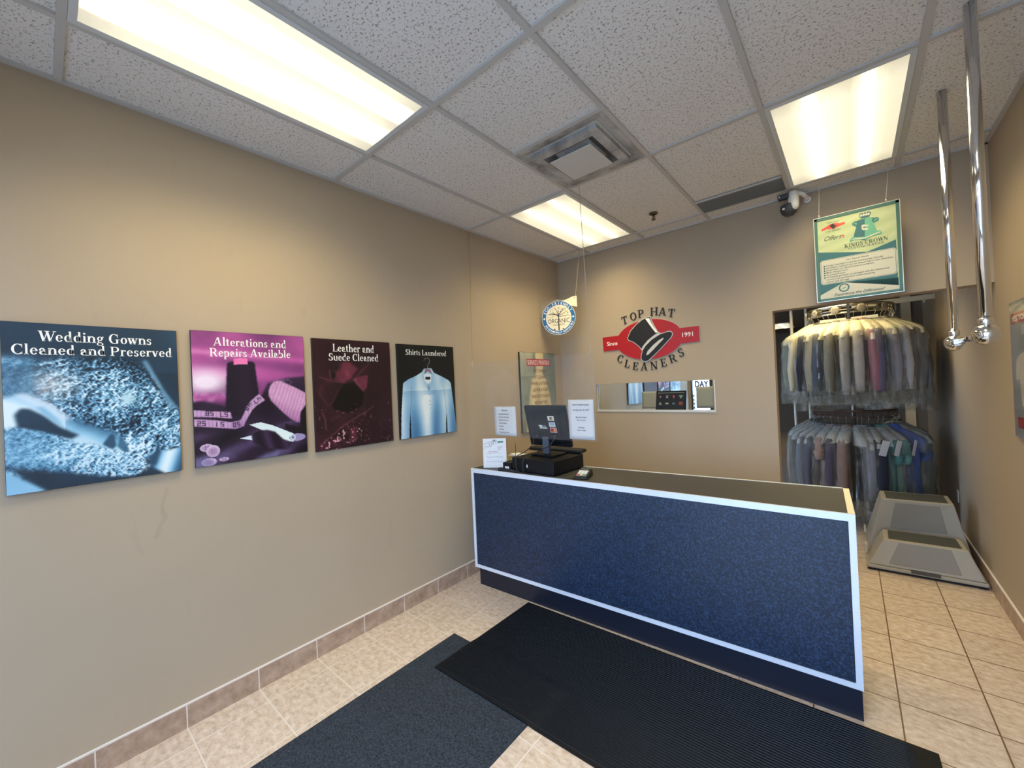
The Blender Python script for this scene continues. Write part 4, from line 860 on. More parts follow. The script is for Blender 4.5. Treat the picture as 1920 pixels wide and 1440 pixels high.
# small shop logo
q.flat(K([(.09, .135), (.15, .115), (.2, .095), (.27, .095), (.32, .108), (.38, .105), (.382, .13), (.32, .14), (.27, .155), (.2, .155), (.15, .145), (.092, .16)]), .0024, 2)
q.flat(K([(.19, .118), (.235, .09), (.262, .122), (.29, .112), (.265, .14), (.235, .165), (.225, .145)]), .0027, 4)
q.flat(K([(.345, .243), (.37, .265), (.345, .29)]), .0024, 2)
q.flat([(x * .030 + (.335 - .5) * w_, y * .030 + (.5 - .868) * h_) for x, y in ell(0, 0, 1, 1, 24)], .0029, 0); q.flat([(x * .022 + (.335 - .5) * w_, y * .022 + (.5 - .868) * h_) for x, y in ell(0, 0, 1, 1, 24)], .0031, 3); q.flat(K([(.31, .87), (.36, .862), (.36, .874), (.31, .882)]), .0033, 1)
q.build('printed_shapes', [TEAL, MINT, RINK2, CRM, INK], t)
q = MB(); X_ = lambda u: (u - .5) * w_; Y_ = lambda v: (.5 - v) * h_
put_serif(q, 'KINGS CROWN', X_(.615), Y_(.410), .026, .0034, width=.232, track=.05); put_serif(q, 'CUSTOM SERVICE', X_(.615), Y_(.440), .0135, .0034, width=.19, track=.06)
put_sans(q, 'Offers', X_(.215), Y_(.285), .034, .0024, skew=.45, sx=.85)
put_serif(q, 'TOP HAT', X_(.235), Y_(.088), .012, .0024, width=.07, track=.06); put_serif(q, 'CLEANERS', X_(.235), Y_(.186), .012, .0024, width=.085, track=.06)
put_sans(q, 'Experience the Difference!', X_(.50), Y_(.955), .021, .0034, skew=.4, width=.27)
put_sans(q, 'Your Special Needs', X_(.5), Y_(.556), .013, .0032, skew=.3, sx=.9)
for k, s in enumerate(('Gentle Cleaning Process Environmentally Friendly', 'Hand/Spot Inspection by our Expert Fabric Care Specialists', 'All garments are Hand Finished to perfection', 'Minor Repairs Sewn', 'De-Linting Process', 'All finished garments are packaged with the utmost care', 'to ensure your garment looks outstanding during', 'travel and storage')):
    put_sans(q, s, X_(.125), Y_(.59 + .0275 * k), .0105, .0032, align='l', off=.012, sx=((.80, .91, .70, .39, .36, .86, .70, .40)[k] - .125) * w_ / (sans(s, .012)[2] * .0105))
    if k < 6: q.flat([(X_(.105) + x * .0055, Y_(.583 + .0275 * k) + y * .0055) for x, y in ell(0, 0, 1, 1, 8)], .0032)
q.build('lettering', mat('dark_green_ink', (34, 56, 52), .5), t)
for u, xa in ((.065, 2.446), (.86, 2.823)):
    c0 = MB(); x0 = X_(u); c0.tube([(x0, hh - .01, .0), (x0, hh + .02, .0), ((x0 + xa - 2.635) / 2, (hh + H - 2.452) / 2, 0), (xa - 2.635, H - 2.452, .0)], .0011, 6); c0.lathe([(.003, 0), (.004, .006), (.003, .012)], 8, M=Matrix.Translation((x0, hh + .012, 0)) @ Matrix.Rotation(-PI / 2, 4, 'X')); c0.build('cord', mat('white_cord', (222, 220, 208), .5), t)

# ------------------------------------------------------------------ round eco sign on clear acrylic, hung in the corner
A0, A1 = Vector((.022, -.40, 0)), Vector((.392, -.252, 0)); r_ = (A1 - A0).normalized()
t = thing('eco_sign', 'round blue eco friendly organic cleaning sign on clear acrylic in the corner', 'sign', frame(((A0 + A1) / 2) + Vector((0, 0, 2.335)), r_, (0, 0, 1)))
h2 = .2; MB().box(-h2, h2, -.205, .205, -.002, .002).build('acrylic_sheet', ACRYL, t)
BLUE = mat('blue_ink', (26, 104, 160), .45); q = MB(); Ro = .178
q.flat(ell(-.004, -.008, Ro + .004, Ro + .004, 64), .0024, 1); q.flat(ell(-.004, -.008, Ro, Ro, 64), .0027, 0); q.flat(ell(-.004, -.008, .138, .138, 64), .0030, 1); q.flat(ell(-.004, -.008, .133, .133, 64), .0032, 2)
q.flat([(.03, .168), (.10, .183), (.158, .205), (.2, .205), (.2, .09), (.125, .112), (.08, .15)], .0022, 2)
q.build('round_label', [BLUE, WINK, mat('cream_ink_pale', (238, 230, 200), .5)], t)
q = MB(); cx2, cy2 = -.004, -.008
def arc_text(q, s, rad, h, a_mid, step, flip=1, z=.0031):
    n = len(s)
    for k, ch in enumerate(s):
        a = a_mid - flip * (k - (n - 1) / 2) * step
        V, F, w = sans(ch, .02)
        if not V: continue
        M = Matrix.Translation((cx2 + rad * math.cos(a), cy2 + rad * math.sin(a), 0)) @ Matrix.Rotation(a - flip * PI / 2, 4, 'Z')
        q.add([((x - w / 2) * h * .95, (y - .5) * h, z) for x, y in V], F, 0, M=M)
arc_text(q, 'ECO-FRIENDLY', .157, .029, PI / 2 + .06, .205); arc_text(q, 'ENVIRONMENTALLY RESPONSIBLE', .157, .020, -PI / 2 + .08, .088, -1)
for s in (-1, 1): q.flat([(cx2 + s * .157 + x * .014, cy2 - .0 + y * .014) for x, y in ((0, 1), (.7, 0), (1, -.2), (.3, -.4), (.3, -.8), (-.3, -.8), (-.3, -.4), (-1, -.2), (-.7, 0))], .0031)
q.build('ring_lettering', WINK, t)
q = MB(); rr = random.Random(5)
q.flat([(cx2 - .006, cy2 - .133), (cx2 + .008, cy2 - .133), (cx2 + .005, cy2 + .035), (cx2 - .005, cy2 + .035)], .0034)
for k in range(9):
    a = math.radians(8 + k * 20.5); L_ = .075 + .02 * rr.random(); x0, y0 = cx2, cy2 + .01 + .012 * (k % 3); x1, y1 = x0 + L_ * 1.25 * math.cos(a), y0 + L_ * math.sin(a); nx, ny = -math.sin(a) * .0016, math.cos(a) * .0016
    q.flat([(x0 + nx * 2, y0 + ny * 2), (x0 - nx * 2, y0 - ny * 2), (x1 - nx, y1 - ny), (x1 + nx, y1 + ny)], .0034)
for k in range(64):
    a = rr.uniform(-.12, PI + .12); d_ = rr.uniform(.05, .124); x, y = cx2 + d_ * math.cos(a), cy2 + d_ * math.sin(a) * .98 + .002; b_ = rr.uniform(0, PI)
    if y < cy2 - .0: continue
    q.flat([(x + u * math.cos(b_) - v * math.sin(b_), y + u * math.sin(b_) + v * math.cos(b_)) for u, v in ((.0055, 0), (0, .0028), (-.0055, 0), (0, -.0028))], .0034)
for s in (-1, 1): q.flat([(cx2 + s * .035, cy2 - .12), (cx2 + s * .05, cy2 - .113), (cx2 + s * .06, cy2 - .122), (cx2 + s * .045, cy2 - .128)], .0034)
put_sans(q, 'ORGANIC', cx2, cy2 - .055, .048, .0036, width=.235, off=.004); put_sans(q, 'CLEANING', cx2, cy2 - .082, .019, .0036, width=.125)
q.build('tree_drawing', mat('dark_brown_ink', (50, 46, 40), .5), t)
def chain(name, p0, p1, parent, m, link=.012, r=.0011):
    p0, p1 = Vector(p0), Vector(p1); n = max(2, int((p1 - p0).length / link)); q = MB()
    ax = (p1 - p0).normalized(); u = ax.orthogonal().normalized(); w = ax.cross(u)
    for k in range(n):
        c_ = p0.lerp(p1, (k + .5) / n); e = u if k % 2 else w
        q.tube([c_ + ax * (.62 * link * math.cos(a)) + e * (.0032 * math.sin(a)) for a in np.linspace(0, 2 * PI, 9)[:-1]], r, 4, closed=True)
    return q.build(name, m, parent)
inv = t.matrix_world.inverted(); CH = mat('steel_chain', (196, 192, 176), .3, .8)
q = chain('hanging_chain', (.185, .195, 0), inv @ Vector((.425, -.207, H - .002)), t, CH)
chain('hanging_chain', (-.19, .198, 0), inv @ Vector((.03, -.36, H - .003)), t, mat('clear_line', (176, 168, 140), .3), .012, .0004)
q = MB(); q.lathe([(.005, .0036), (.005, .0042)], 12, o=(.175, .185, 0)); q.build('eyelet', INK, t)

# ------------------------------------------------------------------ clear sneeze barrier hung over the counter
t = thing('acrylic_barrier', 'clear acrylic barrier sheet hung on two chains over the counter', 'screen', on_back(.640, 1.518, -1.5))
bw, bh = .602, .307
MB().box(-bw, bw, -bh, bh, -.0025, .0025).build('acrylic_sheet', ACRYL, t)
inv = t.matrix_world.inverted()
for sx, ce in ((-1, (.012, -1.425, H)), (1, (1.147, -1.425, H))):
    top = (sx * (bw - .022), bh + .035, 0)
    chain('hanging_chain', top, inv @ Vector(ce), t, CH if sx > 0 else mat('brass_chain', (190, 160, 104), .3, .8))
    q = MB(); q.tube([(top[0], top[1], 0), (top[0] + .006, top[1] - .012, 0), (top[0], top[1] - .024, .003), (top[0] - .004, bh - .012, .006), (top[0], bh - .02, 0), (top[0] + .004, bh - .01, -.006), (top[0], top[1] - .02, -.003)], .0018, 6); q.build('hook', CH, t)
def notice(x, z, w, h, label, lines, y=-1.5045, curl=.003):
    t = thing('paper_notice', label, 'notice', on_back(x, z, y))
    q = MB(); V = []; F = []
    for j in range(9):
        for i in range(7):
            u, v = i / 6, j / 8; V.append(((u - .5) * w, (.5 - v) * h, curl * (math.sin(v * 5 + u * 2) * .5 + .5) * (abs(u - .5) * 2) ** 2 * 1.0))
    for j in range(8):
        for i in range(6): a = j * 7 + i; F.append((a + 7, a + 8, a + 1, a))
    q.add(V, F, 0, True); o = q.build('sheet', NOTICE, t); s = o.modifiers.new('s', 'SOLIDIFY'); s.thickness = .0004
    q = MB()
    for s_, u, v, hh_ in lines: put_sans(q, s_, (u - .5) * w, (.5 - v) * h, hh_, .0012 + curl * .3, off=.006, align='c' if u >= .45 else 'l')
    q.build('lettering', GINK, t); return t
notice(1.126, 1.363, .204, .279, 'white notice reading New Store Hours taped at the free end of the acrylic barrier', [('NEW STORE HOURS', .5, .15, .0105), ('Starting: Dec 02, 2024', .5, .275, .0105), ('Monday-Friday', .5, .46, .0105), ('9am to 6pm', .5, .53, .0105), ('Saturday', .5, .715, .0105), ('9am to 4pm', .5, .785, .0105)])
notice(.415, 1.336, .234, .237, 'white price notice taped near the wall end of the acrylic barrier', [('Please list', .5, .15, .012)] + [(s, .21, .28 + .104 * k, .012) for k, s in enumerate(('Household items', 'Leather & Suede', 'Outside Goods', 'Those Plaids', 'Savings', 'Suitcase', 'Wedding Gown'))])

# ------------------------------------------------------------------ things on the counter
DM = Matrix.Translation((.545, -1.592, ZT)) @ Matrix.Rotation(math.radians(-2.5), 4, 'Z')
t = thing('cash_drawer', 'black metal cash drawer under the till screen on the counter', 'cash drawer', DM)
q = MB(); q.box(0, .40, 0, .385, .006, .104); q.build('box', BLACK, t, bevel=.003)
MB().box(.008, .392, .3852, .392, .012, .098).build('drawer_front', BLACK, t, bevel=.002)
q = MB(); q.flat([(.148, .040), (.158, .040), (.158, .062), (.148, .062)], 0); q.v = [(a, -.0008, b_) for a, b_, _ in q.v]; q.f = [f[::-1] for f in q.f]; q.build('label', PAPER, t)
for x in (.03, .37):
    for y in (.03, .355): MB().lathe([(.012, .0005), (.012, .007)], 12, o=(x, y, 0)).build('foot', BLACK, t)
t = thing('till_keyboard', 'flat black keyboard on the back of the cash drawer', 'keyboard', Matrix.Translation((.705, -1.235, ZT + .1065)) @ Matrix.Rotation(math.radians(2), 4, 'Z') @ Matrix.Rotation(math.radians(4), 4, 'X'))
q = MB(); q.box(-.25, .25, -.02, .075, 0, .020); q.build('body', BLACK, t, bevel=.004)
q = MB()
for j in range(4):
    for i in range(20): q.box(-.24 + i * .0241, -.24 + i * .0241 + .020, -.012 + j * .021, -.012 + j * .021 + .017, .020, .025)
q.build('keys', mat('dark_key_plastic', (36, 38, 42), .5), t)
# touch screen on its post; the back of it faces the customer
u_ = Vector((0, -.075, .32)).normalized()
SM = frame((.743, -1.383, 1.293), (1, 0, 0), u_)
t = thing('till_monitor', 'black touch screen till with card stickers on its back', 'monitor', SM)
sw, sh = .194, .166
q = MB(); q.box(-sw, sw, -sh, sh, -.026, -.004)
q.hull([(-sw, -sh, -.004), (sw, -sh, -.004), (sw, sh, -.004), (-sw, sh, -.004)], [(-sw + .004, -sh + .003, .006), (sw - .004, -sh + .003, .006), (sw - .004, sh - .003, .006), (-sw + .004, sh - .003, .006)])
q.hull([(-.150, -.135, .006), (.150, -.135, .006), (.150, .120, .006), (-.150, .120, .006)], [(-.132, -.118, .030), (.132, -.118, .030), (.132, .108, .030), (-.132, .108, .030)])
q.build('housing', BLACK, t, bevel=.003)
mm, nt, p, out = raw('screen_glass'); p.inputs['Base Color'].default_value = rgb(14, 16, 20); p.inputs['Roughness'].default_value = .12
p.inputs['Emission Color'].default_value = (.1, .12, .16, 1); nt.link(nt.math('ADD', .10, nt.math('MULTIPLY', nt.noise(nt.obj(), 4), .05)), p.inputs['Emission Strength'])
MB().box(-sw + .012, sw - .012, -sh + .012, sh - .012, -.0275, -.0262).build('screen', MATS['screen_glass'], t)
IC = [mat('icon_glow_%d' % k, c, .5, emit=.22) for k, c in enumerate(((170, 120, 105), (150, 150, 155), (180, 90, 95), (110, 145, 160), (140, 150, 150), (160, 160, 150), (80, 110, 140), (176, 84, 90)))]
q = MB()
def icon(k, x, y, s):
    P = [[(-.4, .1), (0, .8), (.5, .3), (.1, -.6)], [(-.7, -.7), (-.2, 0), (-.7, .7), (-.4, .8), (0, .3), (.4, .8), (.7, .7), (.2, 0), (.7, -.7), (.3, -.7), (0, -.3), (-.3, -.7)], [(-.2, -.8), (.3, -.8), (.3, .2), (.8, .2), (.1, .9), (-.5, .3), (-.2, .2)], [(-.4, -.8), (.4, -.8), (.4, .2), (.8, .0), (1, .5), (.4, .8), (.1, .6), (-.1, .6), (-.4, .8), (-1, .5), (-.8, 0), (-.4, .2)], [(-.8, -.6), (.8, -.6), (.6, 0), (.2, .1), (.3, .7), (-.3, .7), (-.2, .1), (-.6, 0)], [(-.8, -.4), (.8, -.4), (.8, .4), (-.8, .4)], [(-.7, -.5), (.7, -.5), (.9, .1), (.3, .5), (-.5, .5)], [(-.8, -.8), (-.4, -.8), (-.4, .5), (-.1, .5), (-.1, -.8), (.2, -.8), (.2, .5), (.5, .5), (.5, -.8), (.8, -.8), (.8, .8), (-.8, .8)]][k]
    q.flat([(x - a * s, y + b_ * s) for a, b_ in P][::-1], -.0279, k)
for k in range(8): icon(k, -.135 + .088 * (k % 4), .085 - .09 * (k // 4), .026)
q.f = [f if True else f for f in q.f]
ob = q.build('screen_icons', IC, t); ob.data.flip_normals()
MB().box(-.17, .17, .135, .141, -.0279, -.0272).build('screen_bar', mat('icon_glow_bar', (130, 130, 130), .5, emit=.4), t)
def sticker(name, x, y, w, h, base, shapes):
    q = MB(); q.flat([(x - w / 2, y - h / 2), (x + w / 2, y - h / 2), (x + w / 2, y + h / 2), (x - w / 2, y + h / 2)], .0304, 0)
    ms = [base]
    for m_, P in shapes:
        if m_ not in ms: ms.append(m_)
        q.flat([(x + a * w / 2, y + b_ * h / 2) for a, b_ in P], .0306 + .0002 * (len(ms)), ms.index(m_))
    return q, ms
GOLD = mat('gold_ink', (190, 150, 60), .5); VB = mat('navy_ink', (40, 54, 120), .5); MR = mat('scarlet_ink', (204, 50, 52), .5); OR = mat('amber_ink', (232, 150, 60), .5); DKI = INK
q, ms = sticker('s', .070, .074, .058, .038, PAPER, [(GOLD, [(-.45, -.8), (.5, -.8), (.5, .75), (-.45, .75)]), (DKI, [(-.2, -.3), (.3, .1), (.2, .5), (-.25, .3)])]); q.build('card_sticker', ms, t)
q, ms = sticker('s', .073, .026, .058, .038, PAPER, [(VB, [(-.98, .55), (.98, .55), (.98, .8), (-.98, .8)])]); put_sans(q, 'VISA', .073, .018, .016, .0312, off=.02, mi=1, skew=.2); q.build('card_sticker', ms, t)
q, ms = sticker('s', .077, -.020, .060, .040, PAPER, [(MR, [(-.9, -.85), (.9, -.85), (.9, .85), (-.9, .85)]), (OR, [(.22 + .5 * a, .05 + .75 * b_) for a, b_ in ell(0, 0, 1, 1, 16)]), (mat('crimson_ink', (150, 24, 40), .5), [(-.3 + .45 * a, .05 + .7 * b_) for a, b_ in ell(0, 0, 1, 1, 16)])]); q.build('card_sticker', ms, t)
q = MB(); Z_ = .0305
for a, b_, c_, d_ in ((-.050, -.022, .002, .018), (-.058, -.050, .012, .018), (-.050, .022, -.010, -.001)): q.flat([(a, c_), (b_, c_), (b_, d_), (a, d_)], Z_)
put_sans(q, 'POS', -.001, .004, .011, Z_, off=.01); q.build('maker_sticker', PAPER, t)
SI = SM.inverted()
for path in ([(.649, -1.405, 1.225), (.648, -1.432, 1.20), (.642, -1.45, 1.15), (.62, -1.52, 1.105), (.602, -1.60, 1.078), (.600, -1.611, 1.03), (.604, -1.612, .985), (.63, -1.615, .968)], [(.835, -1.405, 1.225), (.832, -1.43, 1.195), (.80, -1.44, 1.15), (.745, -1.45, 1.125), (.69, -1.55, 1.082), (.672, -1.605, 1.06), (.668, -1.612, 1.0), (.672, -1.614, .968)]):
    P = [SI @ Vector(x) for x in path]; q = MB()
    S = []
    for i in range(len(P) - 1):
        p0, p1, p2, p3 = P[max(i - 1, 0)], P[i], P[i + 1], P[min(i + 2, len(P) - 1)]
        for k in range(5):
            s = k / 5; S.append(.5 * ((2 * p1) + (p2 - p0) * s + (2 * p0 - 5 * p1 + 4 * p2 - p3) * s * s + (3 * p1 - p0 - 3 * p2 + p3) * s ** 3))
    S.append(P[-1]); q.tube(S, .0032, 8); q.build('cable', mat('cable_sheath', (34, 36, 42), .45), t)
q = MB()
NB = MB(); M0 = SI @ (Matrix.Translation((.733, -1.388, 0)))
NB.box(-.029, .029, -.012, .012, ZT + .108, 1.21, M=M0); NB.build('post', mat('blue_grey_metal', (84, 92, 106), .35, .4), t)
NB = MB(); NB.box(-.11, .11, -.07, .12, ZT + .1045, ZT + .118, M=M0); NB.build('base', BLACK, t, bevel=.004)
q = MB()
for x in (-.092, .082): q.box(x - .012, x + .012, -.082, -.062, .030, .038)
q.build('socket', mat('socket_plastic', (48, 52, 60), .5), t)
# card terminal
t = thing('card_terminal', 'small card payment keypad with grey keys beside the cash drawer', 'card terminal', Matrix.Translation((1.128, -1.515, ZT)) @ Matrix.Rotation(math.radians(14), 4, 'Z'))
q = MB(); q.hull([(-.048, -.075, .001), (.048, -.075, .001), (.048, .085, .001), (-.048, .085, .001)], [(-.042, -.066, .020), (.042, -.066, .020), (.042, .08, .046), (-.042, .08, .046)]); q.build('body', BLACK, t, bevel=.005)
KM = Matrix.Translation((0, -.0, .0343)) @ Matrix.Rotation(math.atan(.026 / .146), 4, 'X')
q = MB(); q.box(-.034, .034, -.058, .03, -.002, .0015, M=KM); q.build('key_plate', mat('pale_key_plate', (150, 156, 164), .4), t)
kc_ = [mat('pale_key', (205, 208, 212), .5), mat('red_key', (190, 60, 56), .5), mat('yellow_key', (226, 200, 96), .5), mat('green_key', (70, 140, 90), .5)]
q = MB()
for j in range(5):
    for i in range(3): q.box(-.031 + .022 * i, -.031 + .022 * i + .018, -.054 + .0165 * j, -.054 + .0165 * j + .012, .0015, .0045, (i + 1) if j == 0 else 0, M=KM)
q.build('keys', kc_, t)
q = MB(); q.box(-.03, .03, .04, .072, -.001, .002, M=KM); q.build('display', mat('grey_green_display', (70, 82, 78), .2), t)
I_ = t.matrix_world.inverted(); q = MB(); q.tube([I_ @ Vector(x) for x in ((1.10, -1.585, .968), (1.06, -1.615, .967), (.95, -1.628, .967), (.80, -1.622, .967), (.66, -1.628, .967), (.55, -1.625, .967), (.50, -1.60, .967))], .003, 8); q.build('cable', MATS['cable_sheath'], t)
# router and papers left of the drawer
t = thing('router_box', 'small black box with a white label and thin aerial beside the cash drawer', 'router', Matrix.Translation((.478, -1.535, ZT)) @ Matrix.Rotation(math.radians(3), 4, 'Z'))
q = MB(); q.box(-.035, .05, -.055, .08, .003, .058); q.build('case', BLACK, t, bevel=.005)
q = MB(); q.box(-.012, .028, -.0565, -.055, .012, .028); q.build('label', PAPER, t)
q = MB(); q.tube([(.0, .07, .055), (.0, .075, .19)], .0022, 6); q.build('aerial', BLACK, t)
q = MB(); q.tube([(-.03, -.06, .006), (-.05, -.075, .006), (-.045, -.095, .006), (.0, -.10, .006), (.06, -.085, .006), (.12, -.082, .006)], .005, 8); q.tube([(-.035, -.05, .012), (-.06, -.06, .014), (-.058, -.085, .012), (.02, -.092, .014), (.09, -.075, .012)], .003, 8); q.build('cable', MATS['cable_sheath'], t)
t = thing('note_pad', 'yellow note pad on the counter behind the small black box', 'note pad', Matrix.Translation((.40, -1.36, ZT)) @ Matrix.Rotation(math.radians(-8), 4, 'Z'))
MB().box(-.05, .09, -.05, .05, 0.001, .058).build('pages', mat('yellow_paper', (226, 196, 88), .7), t)
t = thing('ticket_stack', 'loose stack of white tickets on the yellow note pad', 'paper', Matrix.Translation((.42, -1.36, ZT + .059)))
q = MB()
for k in range(7): M = Matrix.Translation((rnd.uniform(-.02, .05), rnd.uniform(-.02, .03), .004 * k)) @ Matrix.Rotation(rnd.uniform(-.5, .5), 4, 'Z') @ Matrix.Rotation(rnd.uniform(-.05, .08), 4, 'Y'); q.box(-.06, .06, -.04, .04, 0, .0018, M=M)
q.build('sheets', PAPER, t)
# standing card with a drawn hand
a = Vector((.262, -1.622, 0)); b_ = Vector((.424, -1.520, 0)); r_ = (b_ - a).normalized()
t = thing('counter_card', 'white stand-up card with a drawn hand at the wall end of the counter', 'sign', frame((a + b_) / 2 + Vector((0, 0, ZT)), r_, Vector((0, 0, 1)) + Vector((-r_.y, r_.x, 0)) * .06))
cw, chh = (b_ - a).length / 2, .236
MB().box(-cw, cw, .001, chh, -.002, .0).build('card', PAPER, t); MB().box(-cw, cw, .0005, .003, -.06, .002).build('foot', ACRYL, t)
K2 = lambda P: [((u - .5) * 2 * cw, (1 - v) * chh) for u, v in P]
q = MB()
def stroke(P, w, mi=0, z=.0006):
    P = K2(P)
    for (x0, y0), (x1, y1) in zip(P[:-1], P[1:]):
        L_ = math.hypot(x1 - x0, y1 - y0) or 1; nx, ny = -(y1 - y0) / L_ * w, (x1 - x0) / L_ * w; ex, ey = (x1 - x0) / L_ * w * .6, (y1 - y0) / L_ * w * .6
        q.flat([(x0 + nx - ex, y0 + ny - ey), (x0 - nx - ex, y0 - ny - ey), (x1 - nx + ex, y1 - ny + ey), (x1 + nx + ex, y1 + ny + ey)], z, mi)
stroke([(.05, .36), (.09, .27), (.18, .27), (.26, .285), (.34, .27), (.38, .21), (.36, .17), (.30, .17), (.26, .20), (.28, .24), (.33, .22)], .0012)
stroke([(.04, .21), (.12, .16), (.22, .14), (.30, .115), (.36, .10), (.40, .14), (.42, .18)], .0012); stroke([(.36, .10), (.43, .09), (.46, .13), (.44, .2)], .0012)
for P in ([(.40, .03), (.46, .06), (.50, .09), (.44, .08)], [(.52, .02), (.53, .08), (.5, .1), (.48, .06)], [(.56, .08), (.60, .06), (.58, .12)], [(.54, .12), (.62, .18), (.56, .17)], [(.46, .13), (.48, .2), (.44, .17)], [(.56, .04), (.54, .09), (.57, .07)]): q.flat(K2(P), .0006)
stroke([(.44, .12), (.50, .09), (.56, .12)], .0014)
q.build('hand_drawing', mat('soft_black_ink', (70, 76, 78), .6), t)
MB().flat(K2([(.64, .095), (.88, .09), (.88, .145), (.64, .15)]), .0006).build('green_box', mat('green_ink', (46, 120, 96), .6), t)
q = MB(); put_sans(q, 'POINT', .046, chh * .68, .0105, .0006, off=.01); put_sans(q, 'OUT', .040, chh * .61, .0105, .0006, off=.01); put_sans(q, 'THE STAINS !!', -.012, chh * .53, .0095, .0006, off=.01)
q.flat(K2([(.16, .505), (.73, .5), (.73, .506), (.16, .511)]), .0006); q.build('heading', mat('mauve_ink', (150, 96, 128), .6), t)
q = MB(); put_sans(q, 'HELPS GET IMPROVED', .0, chh * .35, .0082, .0006, width=.135); put_sans(q, 'THIS WILL HELP OUR CLEANERS', .0, chh * .20, .0068, .0006, width=.135); q.build('lettering', mat('grey_text_ink', (140, 134, 138), .6), t)

# ------------------------------------------------------------------ step stool behind the counter
ST = mat('grey_stool_plastic', (160, 153, 136), .5, bump=.06, bscale=200)
t = thing('step_stool', 'grey plastic two tread step stool by the wall behind the counter', 'step stool', Matrix.Translation((0, 0, 0)))
B1 = [(2.612, .372), (3.272, .405), (3.272, 1.30), (2.618, 1.30)]; Z = lambda P, z: [(x, y, z) for x, y in P]
T1 = [(2.722, .43), (3.186, .452), (3.182, .74), (2.728, .71)]; T2 = [(2.733, .75), (3.166, .80), (3.168, 1.11), (2.730, 1.06)]
q = MB(); q.hull(Z(B1, .018), Z(B1, .046)); q.hull(Z([(2.622, .382), (3.262, .415), (3.262, .80), (2.628, .78)], .046), Z(T1, .25)); q.hull(Z([(2.63, .735), (3.26, .775), (3.262, 1.29), (2.628, 1.29)], .046), Z(T2, .50)); q.build('body', ST, t, bevel=.008)
ins = lambda P, z, d=.03, e=.028: Z([(P[0][0] + d, P[0][1] + e), (P[1][0] - d, P[1][1] + e), (P[2][0] - d, P[2][1] - e), (P[3][0] + d, P[3][1] - e)], z)
GRIP = mat('dark_grip_tread', (66, 68, 64), .85, bump=.5, bscale=300)
for P, z in ((T1, .25), (T2, .50)):
    q = MB(); q.hull(ins(P, z - .002), ins(P, z + .0025)); q.build('tread', GRIP, t)
def face_pt(B, Tt, zb, zt, s, h):
    a = Vector(B[0] + (zb,)).lerp(Vector(B[1] + (zb,)), s); b_ = Vector(Tt[0] + (zt,)).lerp(Vector(Tt[1] + (zt,)), s); return a.lerp(b_, h)
F0 = [(2.622, .382), (3.262, .415)]; F1 = [(2.63, .735), (3.26, .775)]
for Bf, Tf, zb2, zt2, h0 in ((F0, T1, .046, .25, .12), (F1, T2, .046, .50, .47)):
    P = [face_pt(Bf, Tf, zb2, zt2, s, h) for s, h in ((.18, h0), (.82, h0), (.80, .94), (.20, .94))]; n = (P[1] - P[0]).cross(P[3] - P[0]).normalized()
    q = MB(); q.hull([x - n * .004 for x in P], [x + n * .003 for x in P]); q.build('riser_panel', mat('stool_riser_plastic', (132, 127, 114), .5), t, bevel=.002)
a = Vector((2.86, .383, .05)); q = MB(); q.hull([(2.87, .380, .030), (3.03, .388, .030), (3.03, .44, .030), (2.87, .43, .030)], [(2.87, .3795, .052), (3.03, .3875, .052), (3.03, .44, .056), (2.87, .43, .056)]); q.build('hand_slot', mat('slot_shadow_plastic', (74, 72, 66), .7), t)
q = MB()
for x, y in ((2.64, .40), (3.24, .43), (3.24, 1.27), (2.65, 1.27)): q.box(x - .02, x + .02, y - .02, y + .02, 0.0005, .02)
q.hull(Z([(2.616, .376), (3.268, .409), (3.268, 1.296), (2.622, 1.296)], .008), Z([(2.616, .376), (3.268, .409), (3.268, 1.296), (2.622, 1.296)], .018)); q.build('rubber_foot', BLACK, t)
q = MB(); q.box(2.606, 2.622, .62, .70, .05, .12); q.box(2.608, 2.622, 1.0, 1.05, .11, .17); q.build('side_clip', mat('pale_clip_plastic', (190, 184, 168), .5), t)

# ------------------------------------------------------------------ poster on the right wall, wall outlet
t = thing('laminated_poster', 'laminated grey shirt poster with red labels on the right hand wall', 'poster', on_right(-.65, 1.583))
w_, h_ = .62, .765; MB().box(-w_ / 2, w_ / 2, -h_ / 2, h_ / 2, .001, .012).build('panel', mat('pale_grey_board', (150, 152, 156), .3, var=.12, vscale=4), t)
q = MB(); q.flat([(-.285, .255), (.285, .255), (.285, .315), (-.285, .315)], .0128); q.flat([(-.25, -.325), (.25, -.325), (.25, -.265), (-.25, -.265)], .0128); q.build('red_band', RED, t)
q = MB(); put_sans(q, 'YES TOP HAT DOES', 0, .270, .030, .0131, off=.02, width=.54); put_sans(q, 'ASK IN STORE', 0, -.308, .026, .0131, off=.015); put_serif(q, 'SHIRTS', .0, .19, .05, .0131, track=.04); q.build('lettering', WINK, t)
q = MB(); q.flat([(-.22, .06), (-.15, .085), (-.05, .10), (.05, .10), (.15, .08), (.22, .05), (.2, -.02), (.16, .0), (.15, -.2), (-.16, -.2), (-.17, -.1), (-.19, -.05), (-.24, -.06), (-.245, .0)], .0128)
q.build('shirt_picture', mat('ivory_ink', (206, 198, 182), .5, var=.15, vscale=30), t)
q = MB(); q.box(-.305, .305, -.378, .378, .0135, .0142); q.build('laminate_sheet', ACRYL, t)
t = thing('wall_outlet', 'small white outlet plate low on the wall behind the step stool', 'outlet', on_right(1.60, .40))
MB().box(-.035, .035, -.057, .057, .0005, .006).build('plate', WHITE, t, bevel=.002)
q = MB()
for z in (-.025, .025):
    for x in (-.007, .007): q.box(x - .0012, x + .0012, z - .005, z + .005, .006, .0065)
q.build('socket', INK, t)

